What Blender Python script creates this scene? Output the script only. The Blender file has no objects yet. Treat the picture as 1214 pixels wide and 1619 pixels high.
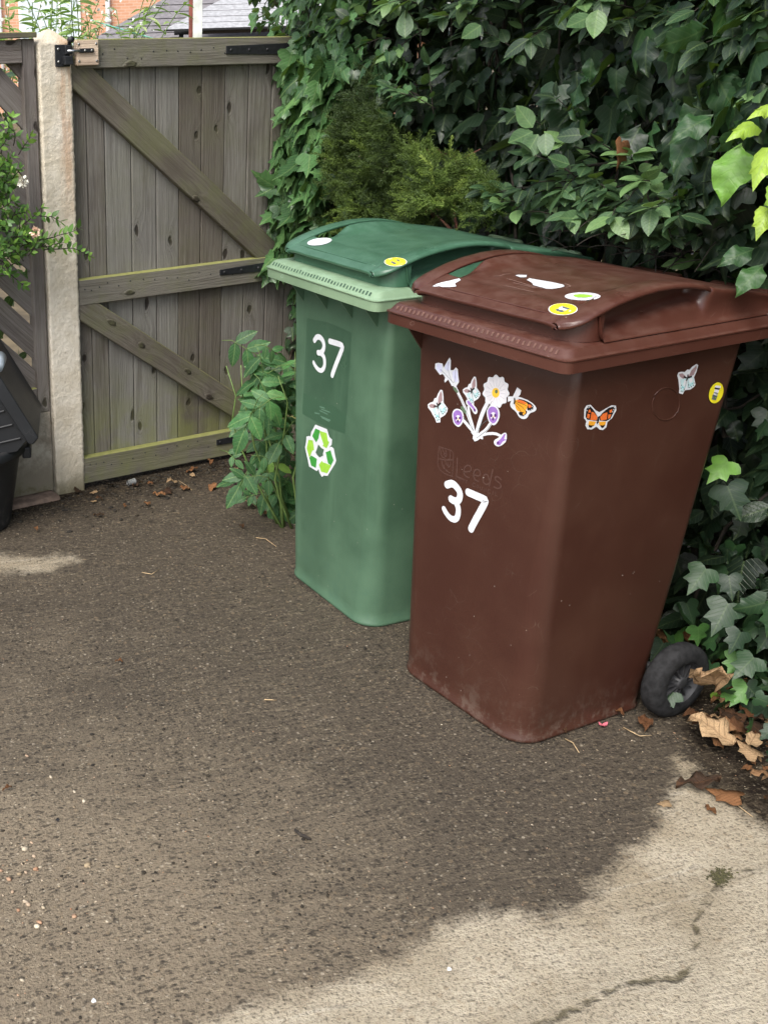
import bpy, bmesh, math, random
import numpy as np
from mathutils import Vector, Matrix
from mathutils.bvhtree import BVHTree
from mathutils.geometry import tessellate_polygon
R = math.radians
random.seed(7); rng = np.random.default_rng(7)
sc = bpy.context.scene
col = sc.collection

# ------------------------------------------------------------------ camera (right-hand part of a landscape photo)
F, HC, PT, RL, CX, CY = 1761.5, 1.607, R(22.52), R(-1.763), 140.2, 809.6
fw = np.array([0, math.cos(PT), -math.sin(PT)]); r0 = np.array([1., 0, 0]); u0 = np.cross(r0, fw)
cr, sr = math.cos(RL), math.sin(RL); CR = cr*r0 + sr*u0; CU = -sr*r0 + cr*u0
CP = np.array([0, 0, HC])
cd = bpy.data.cameras.new('camera'); cam = bpy.data.objects.new('camera', cd); col.objects.link(cam)
cam.matrix_world = Matrix(((CR[0], CU[0], -fw[0], 0), (CR[1], CU[1], -fw[1], 0), (CR[2], CU[2], -fw[2], HC), (0, 0, 0, 1)))
cd.sensor_fit = 'VERTICAL'; cd.sensor_height = 24; cd.sensor_width = 18; cd.lens = 24*F/1619
cd.shift_x = (607-CX)/1619; cd.shift_y = (CY-809.5)/1619; cd.clip_start = .05; cd.clip_end = 400
sc.camera = cam
# ------------------------------------------------------------------ sky and sun (overcast bright day)
w = bpy.data.worlds.new('World'); sc.world = w; w.use_nodes = True
SUN_EL, SUN_AZ = R(50), R(214)      # azimuth measured clockwise from +Y
sky = w.node_tree.nodes.new('ShaderNodeTexSky'); sky.sky_type = 'NISHITA'; sky.sun_disc = False
sky.sun_elevation = SUN_EL; sky.sun_rotation = SUN_AZ; sky.dust_density = 3.0; sky.air_density = 1.0
bg = w.node_tree.nodes['Background']; bg.inputs[1].default_value = .15
hs = w.node_tree.nodes.new('ShaderNodeHueSaturation'); hs.inputs['Saturation'].default_value = .55   # overcast: greyer sky
w.node_tree.links.new(sky.outputs[0], hs.inputs['Color']); w.node_tree.links.new(hs.outputs[0], bg.inputs[0])
sl = bpy.data.lights.new('sun', 'SUN'); sl.energy = 1.8; sl.angle = R(35); sl.color = (1, .96, .9)
so = bpy.data.objects.new('sun', sl); col.objects.link(so)
sd = Vector((math.sin(SUN_AZ)*math.cos(SUN_EL), math.cos(SUN_AZ)*math.cos(SUN_EL), math.sin(SUN_EL)))
so.rotation_euler = sd.to_track_quat('Z', 'Y').to_euler(); so.location = (0, 0, 6)
sc.view_settings.view_transform = 'Standard'; sc.view_settings.look = 'None'
sc.view_settings.exposure = 0.9; sc.view_settings.gamma = 1

# ------------------------------------------------------------------ helpers
def ray(x, y): return fw + (x-CX)/F*CR - (y-CY)/F*CU
def gnd(x, y, z=0.):
    d = ray(x, y); return CP + (z-HC)/d[2]*d
def onplane(x, y, P, n):
    d = ray(x, y); return CP + ((P-CP) @ n)/(d @ n)*d
def lin(*c): return tuple(((v/255)/12.92 if v/255 <= .04045 else ((v/255+.055)/1.055)**2.4) for v in c) + (1,)
def tag(o, label=None, cat=None, group=None, kind=None):
    if label: o['label'] = label
    if cat: o['category'] = cat
    if group: o['group'] = group
    if kind: o['kind'] = kind
    return o
def empty(name, loc, rz=0, label=None, cat=None, group=None):
    o = bpy.data.objects.new(name, None); col.objects.link(o); o.location = loc; o.rotation_euler = (0, 0, rz)
    o.empty_display_size = .1
    return tag(o, label, cat, group)
def link(name, me, parent=None):
    o = bpy.data.objects.new(name, me); col.objects.link(o)
    if parent: o.parent = parent
    return o
def mesh_np(name, V, Fc, mats, parent=None, smooth=True, uv=None, rnd=None, fm=None):
    me = bpy.data.meshes.new(name); me.from_pydata([tuple(v) for v in V], [], [tuple(f) for f in Fc])
    for m in (mats if isinstance(mats, (list, tuple)) else [mats]): me.materials.append(m)
    if fm is not None: me.polygons.foreach_set('material_index', fm)
    if smooth: me.polygons.foreach_set('use_smooth', [True]*len(me.polygons))
    if uv is not None:
        l = me.uv_layers.new(name='UVMap'); li = np.empty(len(me.loops), dtype=np.int32); me.loops.foreach_get('vertex_index', li)
        l.data.foreach_set('uv', np.asarray(uv, dtype=np.float32)[li].ravel())
    if rnd is not None:
        a = me.attributes.new('rnd', 'FLOAT', 'POINT'); a.data.foreach_set('value', np.asarray(rnd, dtype=np.float32))
    me.update()
    return link(name, me, parent)
def unrot(parent):          # matrix that turns world points into the parent's frame
    return (Matrix.Translation(parent.location) @ parent.rotation_euler.to_matrix().to_4x4()).inverted()
class MB:
    def __init__(s): s.v = []; s.f = []; s.r = []; s.m = []
    def add(s, V, Fc, r=0., m=0):
        b = len(s.v); s.v += [tuple(p) for p in V]; s.f += [tuple(i+b for i in f) for f in Fc]; s.r += [r]*len(V); s.m += [m]*len(Fc)
    def box(s, o, ax, ay, az, lx, ly, lz, r=0., m=0):   # o corner centre at origin of axes; extents (a,b)
        o = np.array(o, float); V = []
        for k in (0, 1):
            for j in (0, 1):
                for i in (0, 1): V.append(o+ax*lx[i]+ay*ly[j]+az*lz[k])
        s.add(V, [(0, 2, 3, 1), (4, 5, 7, 6), (0, 1, 5, 4), (2, 6, 7, 3), (0, 4, 6, 2), (1, 3, 7, 5)], r, m)
    def tube(s, P, rad, n=6, r=0., m=0, cap=True):
        P = [np.array(p, float) for p in P]; rad = rad if hasattr(rad, '__len__') else [rad]*len(P); V = []
        for i, p in enumerate(P):
            t = P[min(i+1, len(P)-1)]-P[max(i-1, 0)]; t = t/(np.linalg.norm(t)+1e-9)
            a = np.cross(t, [0, 0, 1.]) if abs(t[2]) < .9 else np.cross(t, [1., 0, 0]); a /= np.linalg.norm(a); b = np.cross(t, a)
            V += [p+rad[i]*(math.cos(2*math.pi*k/n)*a+math.sin(2*math.pi*k/n)*b) for k in range(n)]
        Fc = [(i*n+k, i*n+(k+1) % n, (i+1)*n+(k+1) % n, (i+1)*n+k) for i in range(len(P)-1) for k in range(n)]
        if cap: Fc += [tuple(range(n))[::-1], tuple(range((len(P)-1)*n, len(P)*n))]
        s.add(V, Fc, r, m)
    def build(s, name, mats, parent=None, smooth=False, bevel=0, world=True):
        V = s.v
        if parent is not None and world: M = unrot(parent); V = [tuple(M @ Vector(p)) for p in V]
        o = mesh_np(name, V, s.f, mats, parent, smooth, rnd=s.r, fm=s.m)
        if bevel:
            b = o.modifiers.new('bevel', 'BEVEL'); b.width = bevel; b.segments = 2; b.limit_method = 'ANGLE'
        return o

# ------------------------------------------------------------------ material helpers
class NT:
    def __init__(s, name):
        s.m = bpy.data.materials.new(name); s.m.use_nodes = True; s.t = s.m.node_tree; s.p = s.t.nodes['Principled BSDF']; s.out = s.t.nodes['Material Output']
    def n(s, typ, ins=None, **props):
        nd = s.t.nodes.new('ShaderNode'+typ)
        for k, v in props.items(): setattr(nd, k, v)
        for k, v in (ins or {}).items(): s.set(nd.inputs[k], v)
        return nd
    def set(s, sock, v):
        if isinstance(v, bpy.types.NodeSocket): s.t.links.new(v, sock)
        else: sock.default_value = v
    def P(s, **k):
        for a, v in k.items(): s.set(s.p.inputs[a.replace('_', ' ')], v)
    def mix(s, f, a, b, mode='MIX'):
        n = s.n('Mix', data_type='RGBA', blend_type=mode); n.clamp_factor = True
        s.set(n.inputs[0], f); s.set(n.inputs[6], a); s.set(n.inputs[7], b); return n.outputs[2]
    def math(s, op, a, b=0., c=None, clamp=False):
        n = s.n('Math', operation=op, use_clamp=clamp); s.set(n.inputs[0], a); s.set(n.inputs[1], b)
        if c is not None: s.set(n.inputs[2], c)
        return n.outputs[0]
    def ramp(s, f, lo, hi):     # smooth 0..1
        n = s.n('MapRange', interpolation_type='SMOOTHSTEP'); s.set(n.inputs[0], f); n.inputs[1].default_value = lo; n.inputs[2].default_value = hi; return n.outputs[0]
    def noise(s, v, scale, detail=4, rough=.55, dist=0):
        n = s.n('TexNoise', {'Scale': scale, 'Detail': detail, 'Roughness': rough, 'Distortion': dist}); 
        if v is not None: s.set(n.inputs['Vector'], v)
        return n.outputs[0]
    def vor(s, v, scale, feature='F1', rand=1.):
        n = s.n('TexVoronoi', {'Scale': scale, 'Randomness': rand}, feature=feature); s.set(n.inputs['Vector'], v); return n
    def coord(s, k='Object'): return s.n('TexCoord').outputs[k]
    def attr(s, k='rnd'): return s.n('Attribute', attribute_name=k).outputs['Fac']
    def mapping(s, v, sc=(1, 1, 1), rot=(0, 0, 0)): 
        n = s.n('Mapping', {'Scale': sc, 'Rotation': rot}); s.set(n.inputs[0], v); return n.outputs[0]
    def bump(s, h, strength=.3, dist=.01, normal=None):
        n = s.n('Bump', {'Strength': strength, 'Distance': dist}); s.set(n.inputs['Height'], h)
        if normal is not None: s.set(n.inputs['Normal'], normal)
        return n.outputs[0]
    def sep(s, v): return s.n('SeparateXYZ', {0: v}).outputs
    def comb(s, x, y, z): return s.n('CombineXYZ', {0: x, 1: y, 2: z}).outputs[0]

def simple(name, c, rough=.6, var=.15, scale=30, metallic=0., bump=.1, bd=.002):
    t = NT(name); v = t.coord(); n = t.noise(v, scale, 5)
    d = tuple(x*(1-var) for x in c[:3])+(1,); l = tuple(min(1, x*(1+var)) for x in c[:3])+(1,)
    t.P(Base_Color=t.mix(t.ramp(n, .3, .7), d, l), Roughness=rough, Metallic=metallic, Normal=t.bump(n, bump, bd)); return t.m

def plastic(name, c, fade, scuff, rough=.42, scuff_h=.25, dust=.25, streak=.5):
    t = NT(name); v = t.coord(); x, y, z = t.sep(v)
    big = t.noise(v, 3.5, 4, .6); st = t.noise(t.mapping(v, (14, 14, 1.2)), 1.0, 4, .6); fine = t.noise(v, 900, 2)
    c1 = t.mix(t.ramp(big, .35, .7), c, fade)
    c1 = t.mix(t.math('MULTIPLY', t.ramp(st, .52, .75), streak), c1, fade)
    low = t.math('MULTIPLY', t.math('SUBTRACT', 1., t.ramp(z, -.03, scuff_h)), t.ramp(t.math('ADD', t.math('MULTIPLY', t.noise(v, 26., 7, .75), .7), t.math('MULTIPLY', t.noise(t.mapping(v, (60, 60, 12)), 1., 4, .7), .3)), .48, .62))
    c2 = t.mix(t.math('MULTIPLY', low, .6), c1, scuff)
    sp = t.vor(v, 55); spk = t.math('LESS_THAN', sp.outputs['Distance'], t.math('MULTIPLY', t.math('SUBTRACT', t.sep(sp.outputs['Color'])[0], .9), .9))
    c3 = t.mix(t.math('MULTIPLY', spk, .55), c2, lin(190, 180, 170))
    # scratches
    sv = t.vor(t.mapping(t.n('VectorMath', {0: v, 1: t.n('TexNoise', {'Vector': v, 'Scale': 4}).outputs['Color']}, operation='ADD').outputs[0], (3, 3, 9), (.2, .5, .1)), 1.6, 'DISTANCE_TO_EDGE')
    scr = t.math('MULTIPLY', t.math('LESS_THAN', sv.outputs['Distance'], .0022), t.ramp(t.noise(v, 7), .46, .6))
    c3 = t.mix(t.math('MULTIPLY', scr, .6), c3, scuff)
    nz = t.sep(t.n('NewGeometry').outputs['Normal'])[2]
    dst = t.math('MULTIPLY', t.math('MULTIPLY', t.ramp(nz, .5, .95), t.ramp(t.noise(v, 22, 6, .7), .35, .7)), dust)
    c3 = t.mix(dst, c3, scuff)
    rg = t.math('ADD', t.math('MULTIPLY', big, .25), rough-.12)
    t.P(Base_Color=c3, Roughness=rg, Specular_IOR_Level=.45, Normal=t.bump(t.math('ADD', fine, t.math('MULTIPLY', t.noise(v, 260, 3), 1.5)), .16, .0012)); return t.m

def leafmat(name, cols, rough=.38, trans=.22, vein=.35, bump=.5, spec=.5, veinc=None):
    t = NT(name); r = t.attr(); uv = t.coord('UV'); u, v, _ = t.sep(uv)
    cr_ = t.n('ValToRGB', {0: r}); e = cr_.color_ramp.elements
    e[0].position, e[0].color = cols[0]; e[1].position, e[1].color = cols[-1]
    for p, c in cols[1:-1]: k = cr_.color_ramp.elements.new(p); k.color = c
    au = t.math('ABSOLUTE', u)
    mid = t.math('SUBTRACT', 1., t.ramp(au, .008, .03))
    side = t.math('SINE', t.math('MULTIPLY', t.math('SUBTRACT', v, t.math('MULTIPLY', au, .9)), 44.))
    sv = t.ramp(side, .75, 1.)
    vm = t.math('MULTIPLY', t.math('MAXIMUM', mid, t.math('MULTIPLY', sv, .5)), vein)
    base = t.mix(t.ramp(t.noise(t.coord(), 45, 4), .3, .75), cr_.outputs[0], t.mix(.35, cr_.outputs[0], (.02, .035, .02, 1)))
    c = t.mix(vm, base, veinc or lin(150, 175, 110))
    t.P(Base_Color=c, Roughness=rough, Specular_IOR_Level=spec, Normal=t.bump(t.math('ADD', t.math('MULTIPLY', sv, -.6), t.noise(t.coord(), 60, 3)), bump, .003))
    if trans:
        tr = t.n('BsdfTranslucent', {'Color': t.mix(.5, c, lin(150, 190, 60))}); mx = t.n('MixShader', {0: trans})
        t.t.links.new(t.p.outputs[0], mx.inputs[1]); t.t.links.new(tr.outputs[0], mx.inputs[2]); t.t.links.new(mx.outputs[0], t.out.inputs[0])
    return t.m

def woodmat(name, axis, tint=(1, 1, 1), moss=.6, mosslow=.3, dark=1.):
    """axis: index of the board's long axis is always the stored local coord: we use attribute 'gu','gv' (across, along)"""
    t = NT(name); gu = t.attr('gu'); gv = t.attr('gv'); r = t.attr('rnd')
    off = t.math('MULTIPLY', r, 37.)
    p = t.comb(gu, gv, off)
    # knots
    kn = t.math('MULTIPLY', t.math('SUBTRACT', t.noise(t.comb(t.math('MULTIPLY', gu, 40.), t.math('MULTIPLY', gv, 22.), off), 1., 2), .5), .16); kv = t.comb(t.math('ADD', t.math('ADD', t.math('MULTIPLY', gu, 9.), kn), off), t.math('ADD', t.math('MULTIPLY', gv, t.math('ADD', 3.6, t.math('MULTIPLY', r, 2.5))), kn), off)
    vo = t.vor(kv, 1.0); vo.voronoi_dimensions = '2D'; kd = vo.outputs['Distance']; keep = t.math('GREATER_THAN', t.sep(vo.outputs['Color'])[1], .6)
    wob = t.noise(t.comb(t.math('MULTIPLY', gu, 3.), t.math('MULTIPLY', gv, 2.2), off), 1.6, 2)
    push = t.math('MULTIPLY', t.math('MULTIPLY', t.math('SUBTRACT', 1., t.ramp(kd, 0., .42)), keep), .028)
    x2 = t.math('ADD', t.math('ADD', gu, t.math('MULTIPLY', wob, .03)), push)
    ring = t.noise(t.comb(t.math('MULTIPLY', x2, 130.), t.math('MULTIPLY', gv, 1.3), off), 1., 4, .6)
    fib = t.noise(t.comb(t.math('MULTIPLY', gu, 700.), t.math('MULTIPLY', gv, 9.), off), 1., 3, .6)
    big = t.noise(t.comb(t.math('MULTIPLY', gu, 5.), t.math('MULTIPLY', gv, 2.5), off), 1., 4, .6)
    T = lambda a, b, c: lin(*(min(255, q*k) for q, k in zip((a, b, c), tint)))
    c = t.mix(t.ramp(ring, .3, .7), T(108, 98, 92), T(142, 133, 126))
    c = t.mix(t.math('MULTIPLY', t.ramp(fib, .4, .7), .75), c, T(158, 151, 145))
    c = t.mix(t.math('MULTIPLY', t.ramp(big, .4, .75), .6), c, T(96, 86, 80))
    c = t.mix(t.math('MULTIPLY', t.ramp(r, .5, 1.), .55), c, T(96, 84, 74)); c = t.mix(t.math('MULTIPLY', t.math('SUBTRACT', 1., t.ramp(r, 0., .4)), .4), c, T(162, 158, 155))
    stn = t.noise(t.comb(t.math('MULTIPLY', gu, 28.), t.math('MULTIPLY', gv, 1.6), off), 1., 5, .7); c = t.mix(t.math('MULTIPLY', t.ramp(stn, .5, .72), .55), c, T(82, 72, 66))
    kring = t.math('MULTIPLY', t.ramp(t.math('SINE', t.math('MULTIPLY', kd, 110.)), .2, 1.), t.math('MULTIPLY', t.math('SUBTRACT', 1., t.ramp(kd, .08, .26)), keep))
    c = t.mix(t.math('MULTIPLY', kring, .35), c, T(62, 52, 46))
    core = t.math('MULTIPLY', t.math('SUBTRACT', 1., t.ramp(kd, .05, .11)), keep)
    c = t.mix(t.math('MULTIPLY', core, .85), c, T(46, 37, 32))
    geo = t.n('NewGeometry'); nz = t.sep(geo.outputs['Normal'])[2]; pz = t.sep(geo.outputs['Position'])[2]
    g1 = t.math('MULTIPLY', t.ramp(t.noise(geo.outputs['Position'], 6, 5, .65), .42, .68), moss)
    c = t.mix(g1, c, lin(104, 106, 74))
    top = t.math('MULTIPLY', t.ramp(nz, .4, .8), .9)
    c = t.mix(top, c, t.mix(t.noise(geo.outputs['Position'], 40), lin(110, 112, 62), lin(160, 160, 96)))
    lw = t.math('MULTIPLY', t.math('MULTIPLY', t.math('SUBTRACT', 1., t.ramp(pz, .12, .5)), t.ramp(t.noise(geo.outputs['Position'], 9, 5), .3, .6)), mosslow)
    c = t.mix(lw, c, lin(118, 122, 72))
    if dark != 1.: c = t.mix(1., c, (dark, dark, dark, 1), 'MULTIPLY')
    h = t.math('ADD', t.math('MULTIPLY', ring, 1.), t.math('ADD', t.math('MULTIPLY', fib, .7), t.math('MULTIPLY', core, -1.5)))
    t.P(Base_Color=c, Roughness=.85, Specular_IOR_Level=.2, Normal=t.bump(h, .8, .004)); return t.m

def plank(mb, O, A, B, Nn, la, lb, th, r):
    """plank: O origin, A across axis, B long axis, Nn normal (towards viewer)"""
    b = len(mb.v); mb.box(O, A, B, Nn, la, lb, th, r)
    mb.gu = getattr(mb, 'gu', []) + [la[0], la[1]]*4
    mb.gv = getattr(mb, 'gv', []) + [lb[0], lb[0], lb[1], lb[1]]*2
    # side faces: shift across coordinate slightly through thickness handled by shared verts
def wood_build(mb, name, mat, parent, bevel=.002):
    o = mb.build(name, mat, parent, False, 0)
    me = o.data
    for k in ('gu', 'gv'):
        a = me.attributes.new(k, 'FLOAT', 'POINT'); a.data.foreach_set('value', np.array(getattr(mb, k), dtype=np.float32))
    if bevel:
        b = o.modifiers.new('bevel', 'BEVEL'); b.width = bevel; b.segments = 1; b.limit_method = 'ANGLE'
    return o

# ------------------------------------------------------------------ materials
M = {}
M['brown'] = plastic('brown_plastic', lin(62, 35, 27), lin(70, 43, 33), lin(104, 90, 80), .38, .16, .25, .4)
M['brown_lid'] = plastic('brown_lid_plastic', lin(71, 40, 32), lin(81, 49, 40), lin(122, 96, 86), .3, .01, .3, .3)
M['green'] = plastic('green_plastic', lin(64, 91, 71), lin(82, 111, 88), lin(70, 100, 82), .42, .3, .1, .8)
M['green_rim'] = plastic('green_rim_plastic', lin(110, 134, 106), lin(128, 152, 122), lin(160, 190, 165), .45, .01, .3, .6)
M['green_lid'] = plastic('green_lid_plastic', lin(56, 90, 70), lin(68, 104, 82), lin(105, 140, 120), .3, .01, .25, .4)
M['tyre'] = simple('tyre_rubber', lin(38, 38, 39), .8, .35, 60, 0, .4, .003)
M['hub'] = simple('hub_plastic', lin(54, 54, 56), .5, .25, 50)
M['black_pl'] = plastic('black_plastic', lin(23, 25, 28), lin(31, 34, 37), lin(96, 92, 88), .5, .2, .2, .2)
M['iron'] = simple('black_iron', lin(36, 37, 40), .5, .3, 90, .2, .3, .002)
M['screw'] = simple('screw_zinc', lin(150, 150, 148), .35, .2, 90, .8)
M['steel'] = simple('latch_steel', lin(170, 172, 175), .3, .2, 90, .9)
M['dirt'] = simple('rim_slot_green', lin(58, 82, 66), .9, .4, 120)  # darker green tone for the rim slots
M['slot_b'] = simple('rim_slot_brown', lin(98, 70, 61), .9, .3, 120)  # brown slot tone, paler than the rim
M['wood'] = woodmat('weathered_board', 0, (.87, .895, .885), .22, .6)
M['rail'] = woodmat('weathered_rail', 0, (.80, .81, .77), .6, .3)
M['block'] = woodmat('fresh_block', 0, (1.5, 1.42, 1.3), .02, 0)
M['fence_wood'] = woodmat('fence_wood', 0, (.88, .89, .90), .1, .3)
M['greybark'] = simple('bark', lin(82, 70, 58), .9, .4, 80, 0, .5, .003)
M['darkbark'] = simple('dark_bark', lin(48, 42, 36), .9, .4, 80, 0, .5, .003)
M['greenstem'] = simple('green_stem', lin(96, 120, 62), .6, .2, 60)
WHT = simple('white_vinyl', lin(214, 216, 220), .35, .06, 60, 0, .02)
def flat(n, *c): return simple(n, lin(*c), .4, .08, 60, 0, .02)

M['tyre'].node_tree.nodes['Principled BSDF'].inputs['Specular IOR Level'].default_value = .2; M['hub'].node_tree.nodes['Principled BSDF'].inputs['Specular IOR Level'].default_value = .3
# ================================================================== GROUND
def seg_dist(P, L):
    d = np.full(len(P), 1e9)
    for a, b in zip(L[:-1], L[1:]):
        ab = b-a; t = np.clip(((P-a) @ ab)/(ab @ ab), 0, 1); q = a+t[:, None]*ab; d = np.minimum(d, np.linalg.norm(P-q, axis=1))
    return d
def inside(P, poly):
    x, y = P[:, 0], P[:, 1]; c = np.zeros(len(P), bool); n = len(poly); j = n-1
    for i in range(n):
        xi, yi = poly[i]; xj, yj = poly[j]
        c ^= ((yi > y) != (yj > y)) & (x < (xj-xi)*(y-yi)/(yj-yi+1e-12)+xi); j = i
    return c
G2 = lambda L: np.array([gnd(*p)[:2] for p in L])
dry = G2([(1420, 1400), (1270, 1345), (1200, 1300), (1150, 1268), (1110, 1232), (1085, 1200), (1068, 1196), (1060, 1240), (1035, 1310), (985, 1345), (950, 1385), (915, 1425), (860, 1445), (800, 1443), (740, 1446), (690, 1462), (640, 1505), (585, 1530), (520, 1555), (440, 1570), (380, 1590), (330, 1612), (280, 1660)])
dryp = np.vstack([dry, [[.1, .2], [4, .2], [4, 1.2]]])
crack = G2([(1260, 1355), (1205, 1368), (1150, 1382), (1135, 1400), (1112, 1430), (1098, 1460), (1102, 1480), (1092, 1515), (1080, 1545), (1040, 1548), (985, 1558), (930, 1585), (870, 1612), (800, 1640)])
patch = G2([(-60, 875), (60, 880), (125, 878), (118, 890), (80, 905), (30, 908), (-60, 905)])
NX, NY = 260, 230
xs = np.linspace(-3, 3.6, NX); ys = np.linspace(.5, 5.2, NY)
XX, YY = np.meshgrid(xs, ys); PP = np.stack([XX.ravel(), YY.ravel()], 1)
def sdf(poly): 
    d = seg_dist(PP, np.vstack([poly, poly[:1]])); return np.where(inside(PP, poly), d, -d)
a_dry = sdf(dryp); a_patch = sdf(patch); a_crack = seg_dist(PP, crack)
hedgeA, hedgeB = np.array([.95, 4.5]), np.array([1.68, 2.5])
hd = (hedgeB-hedgeA)/np.linalg.norm(hedgeB-hedgeA); hn = np.array([hd[1], -hd[0]]); hn = hn if hn[0] < 0 else -hn     # towards drive
dh = (PP-hedgeA) @ hn
gate_p = np.array([-.018, 4.103]); GD = np.array([.8977, .4405]); gn2 = np.array([.4405, -.8977])
dg = (PP-gate_p) @ gn2
lowleft = np.exp(-(((PP[:, 0]+.15)/.55)**2+((PP[:, 1]-1.7)/.55)**2))
ZZ = .0012*np.sin(PP[:, 0]*9+PP[:, 1]*4)+.001*np.sin(PP[:, 1]*13)
fc = [(j*NX+i, j*NX+i+1, (j+1)*NX+i+1, (j+1)*NX+i) for j in range(NY-1) for i in range(NX-1)]
t = NT('concrete_drive'); P_ = t.coord()
sdv = gnd(900, 1225)-gnd(500, 1300); ang = math.atan2(sdv[1], sdv[0])
wv = t.n('VectorMath', {0: P_, 1: t.n('VectorMath', {0: t.n('TexNoise', {'Vector': P_, 'Scale': 2.2, 'Detail': 3}).outputs['Color'], 'Scale': .12}, operation='SCALE').outputs[0]}, operation='ADD').outputs[0]
mp = t.mapping(wv, (1, 1, 1), (0, 0, -ang)); bx_, by_, _ = t.sep(mp)
streak = t.noise(t.comb(t.math('MULTIPLY', bx_, 7.), t.math('MULTIPLY', by_, 70.), 0.), 1., 5, .7)
streak2 = t.noise(t.comb(t.math('MULTIPLY', bx_, 2.), t.math('MULTIPLY', by_, 22.), 3.), 1., 4, .6)
n1 = t.noise(P_, 3., 6, .62); n2 = t.noise(P_, 14., 6, .65); n3 = t.noise(P_, 160., 4, .6); n4 = t.noise(P_, 420., 3, .6)
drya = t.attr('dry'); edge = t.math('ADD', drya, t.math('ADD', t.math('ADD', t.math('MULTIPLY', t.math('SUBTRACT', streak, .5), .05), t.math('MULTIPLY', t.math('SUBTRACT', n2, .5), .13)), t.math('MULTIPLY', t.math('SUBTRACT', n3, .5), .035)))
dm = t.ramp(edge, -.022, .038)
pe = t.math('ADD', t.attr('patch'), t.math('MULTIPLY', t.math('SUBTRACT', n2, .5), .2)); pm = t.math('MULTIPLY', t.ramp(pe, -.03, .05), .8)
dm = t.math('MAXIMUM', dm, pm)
wet = t.math('ADD', t.attr('damp'), t.math('ADD', t.math('MULTIPLY', t.math('SUBTRACT', n1, .5), .7), t.math('MULTIPLY', t.math('SUBTRACT', streak2, .5), .55)))
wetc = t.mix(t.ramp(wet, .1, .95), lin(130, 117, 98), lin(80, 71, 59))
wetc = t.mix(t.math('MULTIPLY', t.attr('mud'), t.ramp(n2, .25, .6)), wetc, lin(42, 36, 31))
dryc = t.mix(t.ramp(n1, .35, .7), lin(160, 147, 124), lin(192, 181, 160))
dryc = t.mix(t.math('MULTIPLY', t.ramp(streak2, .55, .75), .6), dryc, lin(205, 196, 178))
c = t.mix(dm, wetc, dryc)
c = t.mix(t.math('MULTIPLY', t.ramp(streak, .54, .7), .34), c, t.mix(.5, c, lin(185, 168, 138)))
c = t.mix(t.math('MULTIPLY', t.math('SUBTRACT', 1., t.ramp(streak, .3, .44)), .62), c, t.mix(.6, c, (.02, .016, .012, 1)))
# short dark dashes put the broom relief's shading into the colour, plus pale flecks
for kx, ky, off_, thr, col_, am in ((60, 120, 0., .62, (.016, .012, .009, 1), .85), (38, 80, 7., .78, (.014, .011, .008, 1), .9), (75, 130, 3., .82, lin(180, 164, 136), .4), (100, 150, 11., .9, lin(214, 202, 178), .6)):
    vo = t.vor(t.comb(t.math('MULTIPLY', bx_, kx), t.math('MULTIPLY', by_, ky), off_), 1.); vo.voronoi_dimensions = '2D'; cs = t.sep(vo.outputs['Color'])
    jag = t.math('ADD', vo.outputs['Distance'], t.math('MULTIPLY', t.math('SUBTRACT', n3, .5), .5))
    g = t.math('MULTIPLY', t.math('SUBTRACT', 1., t.ramp(jag, .2, .42)), t.ramp(t.math('ADD', cs[0], t.math('MULTIPLY', t.math('SUBTRACT', n2, .5), .5)), thr, thr+.12))
    if col_[0] < .1: g = t.math('MULTIPLY', g, t.math('SUBTRACT', 1., t.math('MULTIPLY', dm, .7)))
    else: g = t.math('MULTIPLY', g, t.math('SUBTRACT', 1.15, t.math('MULTIPLY', wet, .5)))
    c = t.mix(t.math('MULTIPLY', g, am), c, t.mix(.7, c, col_))
# aggregate grains
for scl, thr, lo, colr, amt in ((120, .72, .3, lin(178, 160, 132), .5), (90, .93, .34, lin(205, 192, 170), .7), (140, .45, .32, lin(48, 40, 33), .7), (62, .8, .36, lin(134, 116, 92), .8)):
    vo = t.vor(P_, scl); cs = t.sep(vo.outputs['Color'])
    g = t.math('MULTIPLY', t.math('LESS_THAN', vo.outputs['Distance'], lo), t.math('GREATER_THAN', cs[0], thr))
    c = t.mix(t.math('MULTIPLY', g, t.math('MULTIPLY', cs[1], amt)), c, t.mix(.35, colr, c))
c = t.mix(t.math('MULTIPLY', t.math('SUBTRACT', 1., t.ramp(n3, .32, .5)), .8), c, t.mix(.75, c, (.012, .009, .007, 1)))
n5 = t.noise(P_, 75., 5, .75); c = t.mix(t.math('MULTIPLY', t.ramp(n5, .54, .66), .35), c, t.mix(.5, c, lin(196, 180, 150))); pit = t.math('MULTIPLY', t.math('SUBTRACT', 1., t.ramp(n5, .33, .4)), t.math('SUBTRACT', 1., t.math('MULTIPLY', dm, .6)))
c = t.mix(t.math('MULTIPLY', pit, .85), c, lin(34, 28, 20))
crk = t.math('ADD', t.attr('crack'), t.math('MULTIPLY', t.math('SUBTRACT', n2, .5), .035))
cm = t.math('MULTIPLY', t.math('SUBTRACT', 1., t.ramp(t.math('ABSOLUTE', crk), .001, .0095)), t.ramp(n1, .3, .46))
c = t.mix(t.math('MULTIPLY', cm, .85), c, lin(72, 66, 44))
c = t.mix(t.math('MULTIPLY', t.math('SUBTRACT', 1., t.ramp(t.attr('crack'), .01, .09)), .22), c, lin(110, 98, 76))
h = t.math('ADD', t.math('ADD', t.math('MULTIPLY', streak, 1.0), t.math('ADD', n3, t.math('MULTIPLY', n5, 1.6))), t.math('ADD', t.math('MULTIPLY', n4, .6), t.math('MULTIPLY', cm, -2.)))
rg = t.math('SUBTRACT', .85, t.math('MULTIPLY', t.math('SUBTRACT', 1., dm), t.math('MULTIPLY', t.ramp(n2, .3, .7), .35)))
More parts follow.
